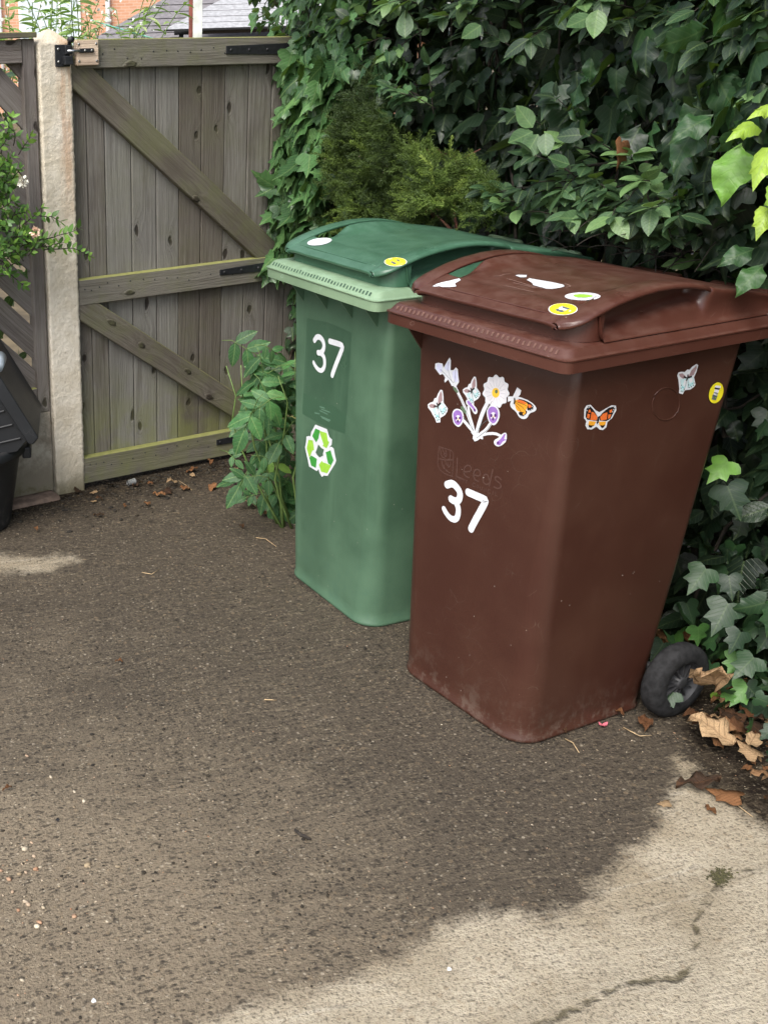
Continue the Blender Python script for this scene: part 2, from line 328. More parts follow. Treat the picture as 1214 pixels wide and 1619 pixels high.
t.P(Base_Color=c, Roughness=t.math('ADD', rg, t.math('MULTIPLY', t.attr('mud'), .4)), Specular_IOR_Level=t.math('SUBTRACT', .4, t.math('MULTIPLY', t.attr('mud'), .35)), Normal=t.bump(h, .8, .006)); M['ground'] = t.m
drv = mesh_np('driveway', np.column_stack([PP, ZZ]), fc, M['ground']); tag(drv, kind='structure')
damp = np.clip(.62+.35*np.exp(-np.abs(dh-.7)/.5)+.3*np.exp(-dg/.9)-.65*lowleft-.12*(PP[:, 0] < 1)*np.clip((2.6-PP[:, 1])/1.2, 0, 1), 0, 1.2)
damp += .25*np.exp(-np.clip(dh-.45, 0, 9)/.45)
damp += .45*np.exp(-((a_dry+.14)/.13)**2)*(PP[:, 0] > .9)
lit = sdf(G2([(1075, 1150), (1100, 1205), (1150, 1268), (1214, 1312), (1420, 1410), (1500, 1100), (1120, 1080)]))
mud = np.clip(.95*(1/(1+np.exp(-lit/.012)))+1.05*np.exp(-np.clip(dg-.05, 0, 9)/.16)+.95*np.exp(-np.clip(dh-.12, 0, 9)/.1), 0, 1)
for k, v in (('dry', a_dry), ('patch', a_patch), ('crack', a_crack), ('damp', damp), ('mud', mud)):
    a = drv.data.attributes.new(k, 'FLOAT', 'POINT'); a.data.foreach_set('value', v.astype(np.float32))
gm = simple('soil', lin(96, 84, 62), .95, .4, 4, 0, .4, .02)
tag(mesh_np('ground', [(-200, -60, -.012), (200, -60, -.012), (200, 300, -.012), (-200, 300, -.012)], [(0, 1, 2, 3)], gm), kind='structure')

# loose grit on the drive
def pebbles(name, n, size, mat, label, region, seed):
    g = np.random.default_rng(seed); V = []; Fc = []
    ico = bmesh.new(); bmesh.ops.create_icosphere(ico, subdivisions=1, radius=1); iv = np.array([v.co[:] for v in ico.verts]); iff = [[v.index for v in f.verts] for f in ico.faces]; ico.free()
    ps = []
    while len(ps) < n:
        p = region(g)
        if p is not None: ps.append(p)
    rn = []
    for p in ps:
        s = size[0]+(size[1]-size[0])*g.random()**3
        v = iv*(1+.35*(g.random(iv.shape)-.5))*[s*(.8+.8*g.random()), s*(.7+.4*g.random()), s*.45]
        a = g.random()*6.28; ca, sa = math.cos(a), math.sin(a)
        v = np.column_stack([v[:, 0]*ca-v[:, 1]*sa, v[:, 0]*sa+v[:, 1]*ca, v[:, 2]])+[p[0], p[1], s*.2]
        b = len(V)*len(iv); V.append(v); Fc += [[i+b for i in f] for f in iff]; rn += [g.random()]*len(iv)
    o = mesh_np(name, np.vstack(V), Fc, mat, None, True, rnd=rn); tag(o, label, 'grit', kind='stuff'); return o
def rampmat(name, cols, rough=.8):
    t = NT(name); cr_ = t.n('ValToRGB', {0: t.attr()}); e = cr_.color_ramp.elements; e[0].color = cols[0]; e[1].color = cols[-1]
    for i, c_ in enumerate(cols[1:-1]): cr_.color_ramp.elements.new((i+1)/(len(cols)-1)).color = c_
    n = t.noise(t.coord(), 90, 4)
    t.P(Base_Color=t.mix(t.ramp(n, .35, .7), cr_.outputs[0], t.mix(.4, cr_.outputs[0], (.03, .025, .02, 1))), Roughness=rough, Normal=t.bump(n, .4, .002)); return t.m
M['grit'] = rampmat('grit_stone', [lin(110, 95, 76), lin(160, 142, 114), lin(190, 178, 156), lin(160, 118, 88), lin(200, 188, 164)])
M['crumb'] = rampmat('moss_crumb', [lin(30, 26, 20), lin(52, 44, 32), lin(40, 36, 26)], .95)
def reg_all(g):
    x, y = g.random()*1214, 760+g.random()*860; p = gnd(x, y)
    return p if (p[:2]-hedgeA) @ hn > .12 and (p[:2]-gate_p) @ gn2 > -.1 else None
def reg_ll(g): return gnd(-60+abs(g.normal())*120, 1380+g.normal()*70)
def reg_wet(g):
    p = reg_all(g)
    if p is None: return None
    return None if inside(np.array([p[:2]]), dryp)[0] else p
pebbles('pale_grit', 1700, (.0008, .0024), M['grit'], 'pale grit grains scattered over the wet concrete drive', reg_wet, 3)
pebbles('exposed_pebbles', 130, (.002, .007), M['grit'], 'rounded pale pebbles exposed in worn concrete at the lower left', reg_ll, 4)
pebbles('moss_crumbs', 1500, (.0008, .0036), M['crumb'], 'dark crumbs of moss and dirt strewn over the concrete drive', reg_wet, 5)
def reg_gate(g):
    a = -.35+g.random()*1.25; d = abs(g.normal())*.14
    q = gate_p+GD*a+gn2*d; return (q[0], q[1], 0)
pebbles('gate_dirt', 800, (.002, .011), M['crumb'], 'dark crumbly dirt gathered along the foot of the gate and post', reg_gate, 6)
def reg_moss(g):
    q = gnd(1139+g.normal()*8, 1385+g.normal()*6); return q
M['moss'] = rampmat('moss_clump', [lin(66, 66, 36), lin(88, 84, 52), lin(56, 54, 34)], .95)
pebbles('moss_clump', 420, (.0012, .003), M['moss'], 'small green moss clump growing in the crack of the dry concrete', reg_moss, 8)

def reg_mid(g): return gnd(g.random()*640, 930+g.random()*500+g.normal()*30)
pebbles('damp_crumbs', 420, (.0018, .0052), M['crumb'], 'larger dark damp crumbs dotted over the left middle of the drive', reg_mid, 11)
def reg_base(g):
    k = int(g.random()*2); bx, by, yw = [(.8596, 2.4496, -65.91), (.6465, 3.078, -70.22)][k]; c_, s_ = math.cos(R(yw)), math.sin(R(yw)); d_ = abs(g.normal())*.007
    if g.random() < .5: lx, ly = -.2+.38*g.random(), .08-d_
    else: lx, ly = .2305+d_, .14+.36*g.random()
    return (bx+c_*lx-s_*ly, by+s_*lx+c_*ly, 0)
pebbles('base_dirt', 700, (.001, .0034), M['crumb'], 'line of dark dirt washed up against the foot of both wheelie bins', reg_base, 12)
# ================================================================== FENCE, POST AND GATE
A0 = np.array([-.018, 4.103, 0]); GX = np.array([.8977, .4405, 0]); GN = np.array([.4405, -.8977, 0]); GZ = np.array([0, 0, 1.])
gth = math.atan2(GX[1], GX[0])
def gp(x, y):      # pixel -> (along, z) in the plane of the gate front
    p = onplane(x, y, A0, GN); return (p-A0) @ GX, p[2]
gate = empty('timber_gate', A0+GX*.5, gth, 'weathered grey ledged and braced timber gate with black strap hinges beside the concrete post', 'gate')
edges = [.022, .079, .151, .258, .363, .461, .559, .661, .766, .872, .965, 1.05]
mb = MB()
for i, (a, b) in enumerate(zip(edges[:-1], edges[1:])):
    j = random.uniform(-.002, .002)
    plank(mb, A0+GN*(-.058+j), GX, GZ, GN, (a+.0022, b-.0022), (.012, 1.625+random.uniform(-.004, .004)), (0, .019), random.random())
wood_build(mb, 'board_panel', M['wood'], gate)
def rail(name, a0, a1, z0, z1, mat='rail', th=(-.038, -.004), sag=0, r=None, parent=gate):
    mb = MB(); B = GX+GZ*sag; B /= np.linalg.norm(B); Aa = np.cross(GN, B); Aa = Aa if Aa[2] > 0 else -Aa
    plank(mb, A0+GZ*((z0+z1)/2)+GX*a0, Aa, B, GN, (-(z1-z0)/2, (z1-z0)/2), (0, a1-a0), th, random.random() if r is None else r)
    return wood_build(mb, name, M[mat], parent, .003)
rt = rail('top_rail', .034, 1.05, 1.548, 1.642, sag=-.01)
rm = rail('middle_rail', .014, 1.05, .73, .826)
rb = rail('bottom_rail', .006, 1.05, .024, .131, sag=-.008)
def brace(name, p0, p1, wd):
    (a0, z0), (a1, z1) = gp(*p0), gp(*p1); B = GX*(a1-a0)+GZ*(z1-z0); L = np.linalg.norm(B); B /= L; Aa = np.cross(GN, B); Aa = Aa if Aa[2] > 0 else -Aa
    mb = MB(); plank(mb, A0+GX*a0+GZ*z0, Aa, B, GN, (-wd/2, wd/2), (0, L), (-.0385, -.0065), random.random()); return wood_build(mb, name, M['rail'], gate, .003)
brace('diagonal_brace', (113, 105), (440, 412), .098)
brace('diagonal_brace', (110, 472), (408, 664), .092)
mb = MB(); plank(mb, A0, GZ, GX, GN, (1.558, 1.640), (.022, .106), (-.004, .016), .2); blk = wood_build(mb, 'latch_block', M['block'], gate, .002)
def strap(p_tip, p_end, w0, w1, parent=gate):
    (a0, z0), (a1, z1) = gp(*p_tip), gp(*p_end); a1 += .12
    mb = MB(); V = []
    for th in (-.0035, .001):
        V += [A0+GX*a0+GZ*(z0-w0)+GN*th, A0+GX*a1+GZ*(z1-w1)+GN*th, A0+GX*a1+GZ*(z1+w1)+GN*th, A0+GX*a0+GZ*(z0+w0)+GN*th]
    mb.add(V, [(0, 3, 2, 1), (4, 5, 6, 7), (0, 1, 5, 4), (1, 2, 6, 5), (2, 3, 7, 6), (3, 0, 4, 7)]); o = mb.build('strap_hinge', M['iron'], gate, False, .002)
    for f in (.08, .4, .72):
        s = MB(); c_ = A0+GX*(a0+(a1-a0-.1)*f)+GZ*(z0+(z1-z0)*f); s.tube([c_+GN*.0008, c_+GN*.0032], .0048, 8); s.build('screw', M['hub'], gate, True).parent = o
    return o
for i, (a, b) in enumerate(zip(edges[:-1], edges[1:])):
    for zc_ in (1.59, .79, .09):
        for e_ in (.25, .72):
            if a+(b-a)*e_ > .9: continue
            mb = MB(); q_ = A0+GX*(a+(b-a)*e_)+GZ*(zc_+random.uniform(-.018, .018)); mb.tube([q_-GN*.0042, q_-GN*.0030], .0028, 7); mb.build('nail_head', M['iron'], gate, True)
strap((358, 79), (440, 78), .014, .022); strap((348, 431), (425, 421), .011, .021); strap((343, 700), (400, 688), .012, .022)
# latch bar on the gate
mb = MB(); a0, z0 = gp(132, 80); mb.box(A0+GZ*z0, GX, GZ, GN, (.03, .085), (-.007, .007), (.0165, .024)); mb.build('latch_bar', M['iron'], gate, False, .002)
mb = MB(); mb.tube([A0+GX*(-.015)+GZ*(z0)+GN*.02, A0+GX*.034+GZ*z0+GN*.02], .0045, 8); mb.build('latch_pin', M['steel'], gate, True)
for a_, z_ in ((.03, 1.572), (.03, 1.626), (.097, 1.572), (.097, 1.626), (.05, z0), (.076, z0)):
    mb = MB(); mb.tube([A0+GX*a_+GZ*z_+GN*.0165, A0+GX*a_+GZ*z_+GN*(.0182 if a_ < .045 or a_ > .09 else .0262)], .0042, 8); mb.build('screw', M['screw'], gate, True).parent = blk

# concrete post with pyramid cap
t = NT('rough_cream_concrete'); P_ = t.coord(); n1 = t.noise(P_, 60, 6, .7); n2 = t.noise(P_, 9, 5, .6); x_, y_, z_ = t.sep(P_)
c = t.mix(t.ramp(n2, .35, .65), lin(202, 192, 172), lin(222, 214, 198)); c = t.mix(t.math('MULTIPLY', t.math('SUBTRACT', 1., t.ramp(n1, .28, .42)), .5), c, lin(140, 122, 98))
rust = t.math('MULTIPLY', t.math('MULTIPLY', t.ramp(x_, -.01, .03), t.math('SUBTRACT', 1., t.ramp(x_, .045, .065))), t.math('MULTIPLY', t.ramp(z_, .75, 1.45), t.ramp(t.noise(t.mapping(P_, (30, 30, 4)), 1, 5, .7), .35, .65)))
c = t.mix(t.math('MULTIPLY', rust, .6), c, lin(176, 128, 88))
low = t.math('MULTIPLY', t.math('SUBTRACT', 1., t.ramp(z_, .0, .17)), t.ramp(n2, .3, .55)); c = t.mix(t.math('MULTIPLY', low, .85), c, lin(108, 100, 70))
c = t.mix(t.math('MULTIPLY', t.ramp(z_, 1.6, 1.66), .35), c, lin(170, 150, 118))
t.P(Base_Color=c, Roughness=.9, Specular_IOR_Level=.2, Normal=t.bump(n1, .9, .006)); M['post'] = t.m
pc = A0-GX*.052-GN*.055
post = empty('concrete_post', pc, gth, 'cream rough concrete gate post with a shallow pyramid top and rust stains under the latch', 'post')
def gridbox(hx, hy, z0, z1, nz, n=6, top=None):
    V = []; Fc = []; per = []
    for i in range(n): per.append((-hx+2*hx*i/n, -hy))
    for i in range(n): per.append((hx, -hy+2*hy*i/n))
    for i in range(n): per.append((hx-2*hx*i/n, hy))
    for i in range(n): per.append((-hx, hy-2*hy*i/n))
    m_ = len(per); zs = list(np.linspace(z0, z1, nz+1)); lv = [(z, 1.) for z in zs]+(top or [])
    for z, s in lv: V += [(x*s, y*s, z) for x, y in per]
    for k in range(len(lv)-1): Fc += [(k*m_+i, k*m_+(i+1) % m_, (k+1)*m_+(i+1) % m_, (k+1)*m_+i) for i in range(m_)]
    V.append((0, 0, lv[-1][0]+.002)); b = (len(lv)-1)*m_; Fc += [(b+i, b+(i+1) % m_, len(V)-1) for i in range(m_)]
    return np.array(V), Fc
V, Fc = gridbox(.06, .055, -.02, 1.628, 220, 14, [(1.634, .97), (1.648, .7), (1.662, .42), (1.674, .16)])
def vnoise(P, s, seed=0):
    g = np.random.default_rng(seed); o = np.zeros(len(P))
    for k in range(7):
        d = g.normal(size=3); d /= np.linalg.norm(d); o += np.sin(P @ d*s*(1+.35*k)+g.random()*6.28)
    return o/7
V[:, 0] += .0022*vnoise(V, 70, 1)+.0006*rng.normal(size=len(V)); V[:, 1] += .0008*vnoise(V, 50, 2)+.0006*rng.normal(size=len(V))
mesh_np('shaft', V, Fc, M['post'], post, True)
mb = MB(); z0 = 1.59
mb.box(pc+GN*.056+GZ*z0, GX, GZ, GN, (-.004, .052), (-.034, .036), (.003, .008)); mb.box(pc+GN*.056+GZ*z0, GX, GZ, GN, (.022, .054), (-.028, .0), (.008, .028)); mb.box(pc+GN*.056+GZ*z0, GX, GZ, GN, (.03, .056), (.005, .034), (.008, .02))
lp = mb.build('latch_plate', M['iron'], post, False, .003)
mb = MB(); c_ = pc+GN*.062+GX*.05; mb.tube([c_+GZ*1.605, c_+GZ*1.632+GN*.004, c_+GZ*1.645+GN*.014+GX*.004], .0075, 10); mb.tube([c_+GZ*1.640+GN*.006, c_+GZ*1.642+GN*.024], .010, 12); mb.build('latch_handle', M['iron'], post, True)
for z_ in (1.572, 1.612): mb = MB(); mb.tube([pc+GN*.0635+GX*.008+GZ*z_, pc+GN*.0662+GX*.008+GZ*z_], .0048, 8); mb.build('screw', M['screw'], post, True).parent = lp

# fence panel on the left
FO = -.118
fence = empty('slatted_fence', A0+GX*(FO-.9), gth, 'grey timber fence panel with diagonal slats and narrow gaps left of the concrete post', 'fence')
mb = MB(); plank(mb, A0, GX, GZ, GN, (FO-.05, FO-.004), (.345, 1.648), (-.06, -.012), .3); wood_build(mb, 'stile', M['fence_wood'], fence)
mb = MB(); plank(mb, A0, GZ, GX, GN, (1.572, 1.645), (-2.0, FO-.052), (-.058, -.008), .7); wood_build(mb, 'top_rail', M['fence_wood'], fence)
mb = MB(); plank(mb, A0, GZ, GX, GN, (1.650, 1.668), (-2.0, FO-.002), (-.075, .008), .5); wood_build(mb, 'capping', M['rail'], fence)
mb = MB(); plank(mb, A0, GZ, GX, GN, (.345, .44), (-2.0, FO-.052), (-.055, -.015), .45); wood_build(mb, 'bottom_rail', M['fence_wood'], fence)
# slats clipped to the frame opening
mb = MB(); mb.gu = []; mb.gv = []
sdir = np.array([.70, -.714]); sn = np.array([.714, .70]); wS, gS = .088, .026
x0, x1, y0, y1 = -2.0, FO-.05, .44, 1.572
def clip(poly):
    for ax, lim, sgn in ((0, x0, 1), (0, x1, -1), (1, y0, 1), (1, y1, -1)):
        out = []
        for i in range(len(poly)):
            a, b = poly[i-1], poly[i]; da, db = sgn*(a[ax]-lim), sgn*(b[ax]-lim)
            if (da >= 0) != (db >= 0): out.append(a+(b-a)*da/(da-db))
            if db >= 0: out.append(b)
        poly = out
        if not poly: return []
    return poly
for k in range(-8, 26):
    o_ = np.array([FO-.05, .44])+sn*(k-.35)*(wS+gS)-sdir*3
    if k > 20: pass
    q = clip([o_, o_+sdir*7, o_+sdir*7+sn*wS, o_+sn*wS])
    if len(q) < 3: continue
    rr = random.random(); n = len(q); V = []
    for th in (-.05, -.034): V += [A0+GX*p[0]+GZ*p[1]+GN*th for p in q]
    mb.add(V, [tuple(range(n))[::-1], tuple(range(n, 2*n))]+[(i, (i+1) % n, n+(i+1) % n, n+i) for i in range(n)], rr)
    for _ in (0, 1): mb.gu += [float((p-o_) @ sn) for p in q]; mb.gv += [float((p-o_) @ sdir) for p in q]
wood_build(mb, 'diagonal_slats', M['fence_wood'], fence, 0)
t = NT('gravel_board'); P_ = t.coord(); z_ = t.sep(P_)[2]; n1 = t.noise(P_, 14, 6, .7); n2 = t.noise(P_, 140, 4)
c = t.mix(t.ramp(n1, .35, .65), lin(126, 118, 104), lin(170, 164, 150)); c = t.mix(t.math('MULTIPLY', t.math('SUBTRACT', 1., t.ramp(z_, .02, .2)), t.ramp(n1, .3, .6)), c, lin(98, 92, 68))
t.P(Base_Color=c, Roughness=.9, Normal=t.bump(t.math('ADD', n1, n2), .5, .005))
mb = MB(); mb.box(A0, GX, GZ, GN, (-2.0, FO-.003), (.022, .343), (-.06, -.012)); gb = mb.build('concrete_gravel_board', t.m, None, False, .004)
tag(gb, 'mottled grey concrete gravel board under the slatted fence panel', 'gravel board')
mb = MB(); mb.box(A0, GX, GZ, GN, (-2.0, FO+.0), (-.02, .018), (-.05, .05)); kb = mb.build('concrete_footing', simple('pinkish_footing', lin(132, 112, 98), .95, .3, 25, 0, .8, .01), None, False, .012)
tag(kb, 'low pinkish rough concrete footing at the base of the gravel board', 'footing')

# ================================================================== WHEELIE BINS
YO = .30
BIN = [(.8596, 2.4496, -65.91), (.6465, 3.078, -70.22)]
def rrect(hx, yf, yb, rf, rb, n=7):
    P = []
    for cx_, cy_, r_, a0 in ((hx-rf, yf+rf, rf, -90), (hx-rb, yb-rb, rb, 0), (-hx+rb, yb-rb, rb, 90), (-hx+rf, yf+rf, rf, 180)):
        for i in range(n+1): a = R(a0+90*i/n); P.append((cx_+r_*math.cos(a), cy_+r_*math.sin(a)))
    return P
def loft(secs, capb=True, capt=True):
    V = []; Fc = []; n = len(secs[0][1])
    for z, P in secs: V += [(p[0], p[1]-YO, z) for p in P]
    for k in range(len(secs)-1): Fc += [(k*n+i, k*n+(i+1) % n, (k+1)*n+(i+1) % n, (k+1)*n+i) for i in range(n)]
    if capb: Fc.append(tuple(range(n))[::-1])
    if capt: Fc.append(tuple(range((len(secs)-1)*n, len(secs)*n)))
    return V, Fc
sm = lambda a, b, x: (lambda q: q*q*(3-2*q))(min(1, max(0, (x-a)/(b-a))))
def itp(x, T): return float(np.interp(x, [a for a, _ in T], [b for _, b in T]))
ZC = [(.03, 1.056), (.06, 1.067), (.1, 1.077), (.15, 1.085), (.2, 1.091), (.3, 1.097), (.38, 1.096), (.45, 1.091), (.55, 1.078), (.63, 1.061), (.70, 1.043)]
ZS = [(.03, 1.056), (.06, 1.069), (.1, 1.084), (.15, 1.099), (.2, 1.109), (.26, 1.116), (.31, 1.117), (.36, 1.113), (.41, 1.104), (.45, 1.094), (.5, 1.085), (.55, 1.079)]
def make_bin(k, label, mats):
    bx, by, yw = BIN[k]; th = R(yw)
    o = Vector((bx-math.sin(th)*YO, by+math.cos(th)*YO, 0))
    root = empty('wheelie_bin', o, th, label, 'wheelie bin', 'wheelie bins standing in front of the hedge')
    mbody, mrim, mlid, mslot = mats
    # body
    S = []
    for z, hx, yf, yb, rf, rb in ((0, .222, .09, .505, .065, .05), (.004, .2295, .0825, .512, .072, .05), (.012, .2295, .0825, .512, .072, .05), (.017, .226, .086, .508, .07, .05), (.05, .2275, .0855, .515, .068, .05), (.2, .231, .083, .527, .06, .045), (.4, .236, .082, .545, .05, .04), (.6, .2405, .080, .56, .04, .035), (.8, .245, .079, .577, .028, .03), (.9, .2475, .078, .585, .02, .025), (.985, .249, .078, .59, .017, .02)):
        S.append((z, rrect(hx, yf, yb, rf, rb)))
    V, Fc = loft(S); body = mesh_np('body', V, Fc, mbody, root)
    md = body.modifiers.new('bevel', 'BEVEL'); md.width = .002; md.segments = 1; md.limit_method = 'ANGLE'; md.angle_limit = R(50)
    # rim
    def rs(i, z, r=.024): 
        hx, a, b = .2865-i, 0+i, .70-i; c_ = r
        return (z, [p for q in (((hx-c_, a), (hx-c_*.35, a+c_*.18), (hx-c_*.05, a+c_*.55), (hx, a+c_)), ((hx, b-c_), (hx, b-c_*.6), (hx-c_*.4, b), (hx-c_, b)), ((-hx+c_, b), (-hx+c_*.4, b), (-hx, b-c_*.6), (-hx, b-c_)), ((-hx, a+c_), (-hx+c_*.05, a+c_*.55), (-hx+c_*.35, a+c_*.18), (-hx+c_, a))) for p in q])
    V, Fc = loft([rs(.034, .978), rs(.007, .972), rs(.003, .9665), rs(0, .968), rs(-.0005, .992), rs(-.003, .9945), rs(-.003, .997), rs(.002, .999), rs(.004, 1.001), rs(.0125, 1.014), rs(.016, 1.0165), rs(.05, 1.0185)], False, True)
    rim = mesh_np('rim', V, Fc, mrim, root, True)
    for p in rim.data.polygons:
        if p.area > .05: p.use_smooth = False
    rim.data.set_sharp_from_angle(angle=R(38))
    mb = MB(); n_ = 34
    for i in range(n_):
        x = -.25+.5*i/(n_-1); w_ = .0026+.0012*random.random(); a = 1.0025; 
        def pt(xx, z): s_ = (z-1.001)/.013; return (xx, .004+.0085*s_-.0006-YO, z+.0004)
        z0_, z1_ = 1.003+.001*random.random(), 1.011+.0025*random.random()
        mb.add([pt(x-w_, z0_), pt(x+w_, z0_), pt(x+w_, z1_), pt(x-w_, z1_)], [(0, 1, 2, 3)])
    mb.build('rim_slots', mslot, root, world=False)
    mb = MB(); mb.tube([(x, -.0012-YO, .9965+0*x) for x in (-.268, -.26, .235, .243)], [.0012, .0032, .0032, .001], 8); mb.build('rim_bead', mrim, root, True, world=False)
    for x in ((-.19, -.06, .07, .19) if k else (-.236,)):
        mb = MB(); mb.add([(x-.0025, .079-YO, .90), (x-.0025, .079-YO, .985), (x-.0025, .012-YO, .985), (x+.0025, .079-YO, .90), (x+.0025, .079-YO, .985), (x+.0025, .012-YO, .985)], [(0, 2, 1), (3, 4, 5), (0, 3, 5, 2), (0, 1, 4, 3), (1, 2, 5, 4)])
        mb.build('rim_gusset', mbody, root, world=False)
    # lid deck
    ysr = [.03, .031, .034, .04, .048, .055, .0585, .0625, .068, .074, .0785, .083, .0865, .095, .1025, .1055, .1095, .113, .118, .124, .132, .14, .15, .16, .18, .2, .22, .24, .26, .28, .3, .32, .34, .36, .38, .395, .405, .412, .418, .424, .432, .445, .46, .49, .52, .56, .6, .64, .67, .69, .70]
    V = []; rows = []
    for y in ysr:
        zc, zs = itp(y, ZC), itp(y, ZS)
        if y > .55: zs = zc+.001
        w_ = sm(.108, .122, y)*(1-sm(.408, .432, y)); r_ = .05; q = max(0, r_-(y-.03)); xm = .262-r_+math.sqrt(max(0, r_*r_-q*q))
        fx = min(1., xm/.262)
        dip = .024*sm(.112, .135, y)*(1-sm(.185, .22, y))
        edge = zs*(1 if True else 0)
        pn = .0035*sm(.112, .14, y)*(1-sm(.50, .56, y)); zl = 1.034+.030*sm(.12, .43, y)
        A_ = [(0, zc-pn), (.05, zc-.0003-pn), (.1, zc-.0008-pn), (.148, zc-.0008-pn), (.165, zc+(zs-zc)*.15), (.19, zc+(zs-zc)*.6-dip*.7), (.203, zs-dip-.0015), (.2055, zs-dip-.005), (.2055, zs-dip-.013), (.2055, zl+.013-dip*.2), (.215, zl+.003), (.2475, zl+.0005), (.256, 1.026), (.272, 1.0225), (.2735, 1.0185)]
        B_ = [(0, zc-pn), (.05, zc-.0003-pn), (.1, zc-.0008-pn), (.148, zc-.0008-pn), (.165, zc+(zs-zc)*.2), (.193, zc+(zs-zc)*.5), (.21, zc+(zs-zc)*.8), (.23, zs), (.248, zs-.001), (.257, zs-.003), (.262, zs-.008), (.2545, min(zs-.015, 1.06)), (.257, 1.026), (.272, 1.0225), (.2735, 1.0185)]
        # front: keep the thin lip, no side skirt until y > .066
        f_ = sm(.103, .109, y)
        half = []
        for (xa, za), (xb, zb) in zip(A_, B_):
            x = xa*w_+xb*(1-w_); z = za*w_+zb*(1-w_)
            if f_ < 1 and x > .2: z = max(z, (zs-.006))*(1-f_)+z*f_; x = min(x, .262)*(1-f_)+x*f_
            half.append((x*fx, z))
        row = [(-x, y, z) for x, z in half[:0:-1]]+[(x, y, z) for x, z in half]; rows.append(row)
    n = len(rows[0]); first = rows[0]
    pre = [[(x*.97, .075, z-.010) for x, y, z in first], [(x*.985, .045, z-.0095) for x, y, z in first], [(x*.995, .033, z-.0085) for x, y, z in first], [(x, .0302, z-.0045) for x, y, z in first]]
    last = rows[-1]; post_ = [[(x, .706, min(z, 1.036)) for x, y, z in last], [(x, .708, min(z, 1.02)-.002) for x, y, z in last]]
    rows = pre+rows+post_
    V = [(x, y-YO, z) for r_ in rows for x, y, z in r_]
    Fc = [(j*n+i, j*n+i+1, (j+1)*n+i+1, (j+1)*n+i) for j in range(len(rows)-1) for i in range(n-1)]
    path = [(-.2545, .125), (-.2545, .11)]+[(-.2045-.05*math.cos(a), .11-.05*math.sin(a)) for a in np.linspace(.1, math.pi/2, 9)]; path += [(x, .06) for x in np.linspace(-.18, .18, 12)]+[(-x, y) for x, y in path[::-1]]
    b0 = len(V); lev = 6
    for x, y in path:
        zt = itp(max(y, .06), ZS)-.007 if abs(x) > .2 else itp(.06, ZC)-.008
        V += [(x*(1+.012*(1-q_)), y-.003*(1-q_)-YO, 1.0185+(zt-1.0185)*q_) for q_ in (0, .06, .2, .5, .8, 1)]
    Fc += [(b0+i*lev+j, b0+(i+1)*lev+j, b0+(i+1)*lev+j+1, b0+i*lev+j+1) for i in range(len(path)-1) for j in range(lev-1)]
    lid = mesh_np('lid', V, Fc, mlid, root, True)
    ss = lid.modifiers.new('sub', 'SUBSURF'); ss.levels = ss.render_levels = 1
    # grip strips along both sides of the lid
    for s_ in (-1, 1):
        V = []; ys2 = [.0312, .033, .036, .041]+list(np.linspace(.047, .462, 36)); sec = []
        for y in ys2:
            z = itp(y, ZS)+.0008-.006*sm(.40, .462, y)+0*y; xo = .2635-.012*sm(.40, .462, y)
            r_ = .05; q = max(0, r_-(y-.03)); xo = min(xo, .2635-r_+math.sqrt(max(0, r_*r_-q*q)))
            prof = [(.205, z-.0015), (.209, z), (.245, z+.0002), (xo-.006, z-.001), (xo-.001, z-.005), (xo, z-.010), (xo-.003, z-.0125), (xo-.008, z-.011), (.21, z-.008)]
            sec.append([(s_*min(x, xo-.001*(8-q_) if q_ < 4 else x), y-YO, zz) for q_, (x, zz) in enumerate(prof)])
        m_ = len(sec[0]); V = [p for q in sec for p in q]; Fc = [(j*m_+i, j*m_+(i+1) % m_, (j+1)*m_+(i+1) % m_, (j+1)*m_+i) for j in range(len(sec)-1) for i in range(m_)]
        Fc += [tuple(range(m_)), tuple(range((len(sec)-1)*m_, len(sec)*m_))]
        mesh_np('lid_grip', V, Fc, mlid, root, True)
    # thin raised line near the lip and moulded panel edge
    mb = MB(); P = [(x, .058-.012*(abs(x)/.2)**2*0-YO, itp(.058, ZC)+.0004) for x in np.linspace(-.19, .19, 20)]; mb.tube(P, .0016, 5); mb.build('lid_bead', mlid, root, True, world=False)
    # rear handle tubes and hinge knuckles
    for a, b in ((-.2, -.06), (.03, .18)):
        mb = MB(); mb.tube([(x, .738-YO, 1.03) for x in (a, a+.004, b-.004, b)], [.011, .0135, .0135, .011], 14); h_ = mb.build('rear_handle', mrim, root, True, world=False)
        h_.data.set_sharp_from_angle(angle=R(60))
        for x in (a+.012, b-.012): mb = MB(); mb.box((x, 0, 0), np.array([1., 0, 0]), np.array([0, 1., 0]), GZ, (-.006, .006), (.695-YO, .735-YO), (1.0, 1.028)); mb.build('handle_bracket', mrim, root, False, .002, world=False)
    for x in (-.25, -.015, .225):
        mb = MB(); mb.tube([(x-.02, .722-YO, 1.026), (x+.02, .722-YO, 1.026)], .0125, 14); mb.tube([(x, .715-YO, 1.026), (x, .70-YO, 1.03)], .011, 8); mb.build('hinge_knuckle', mlid, root, True, world=False)
    # axle and wheels
    mb = MB(); mb.tube([(-.255, .5356-YO, .1), (.255, .5356-YO, .1)], .01, 12); mb.build('axle', M['hub'], root, True, world=False)
    for s_ in (-1, 1):
        prof = [(.247, .066), (.252, .082), (.256, .0925), (.262, .098), (.270, .0997), (.287, .0997), (.294, .098), (.300, .0925), (.3045, .083), (.306, .072), (.3055, .062), (.303, .058)]
        def rev(prof, nn=48, s_=s_):
            V = [(s_*x, .5356-YO+r_*math.sin(2*math.pi*i/nn), .1+r_*math.cos(2*math.pi*i/nn)) for x, r_ in prof for i in range(nn)]
            Fc = [(j*nn+i, j*nn+(i+1) % nn, (j+1)*nn+(i+1) % nn, (j+1)*nn+i) for j in range(len(prof)-1) for i in range(nn)]
            return V, Fc
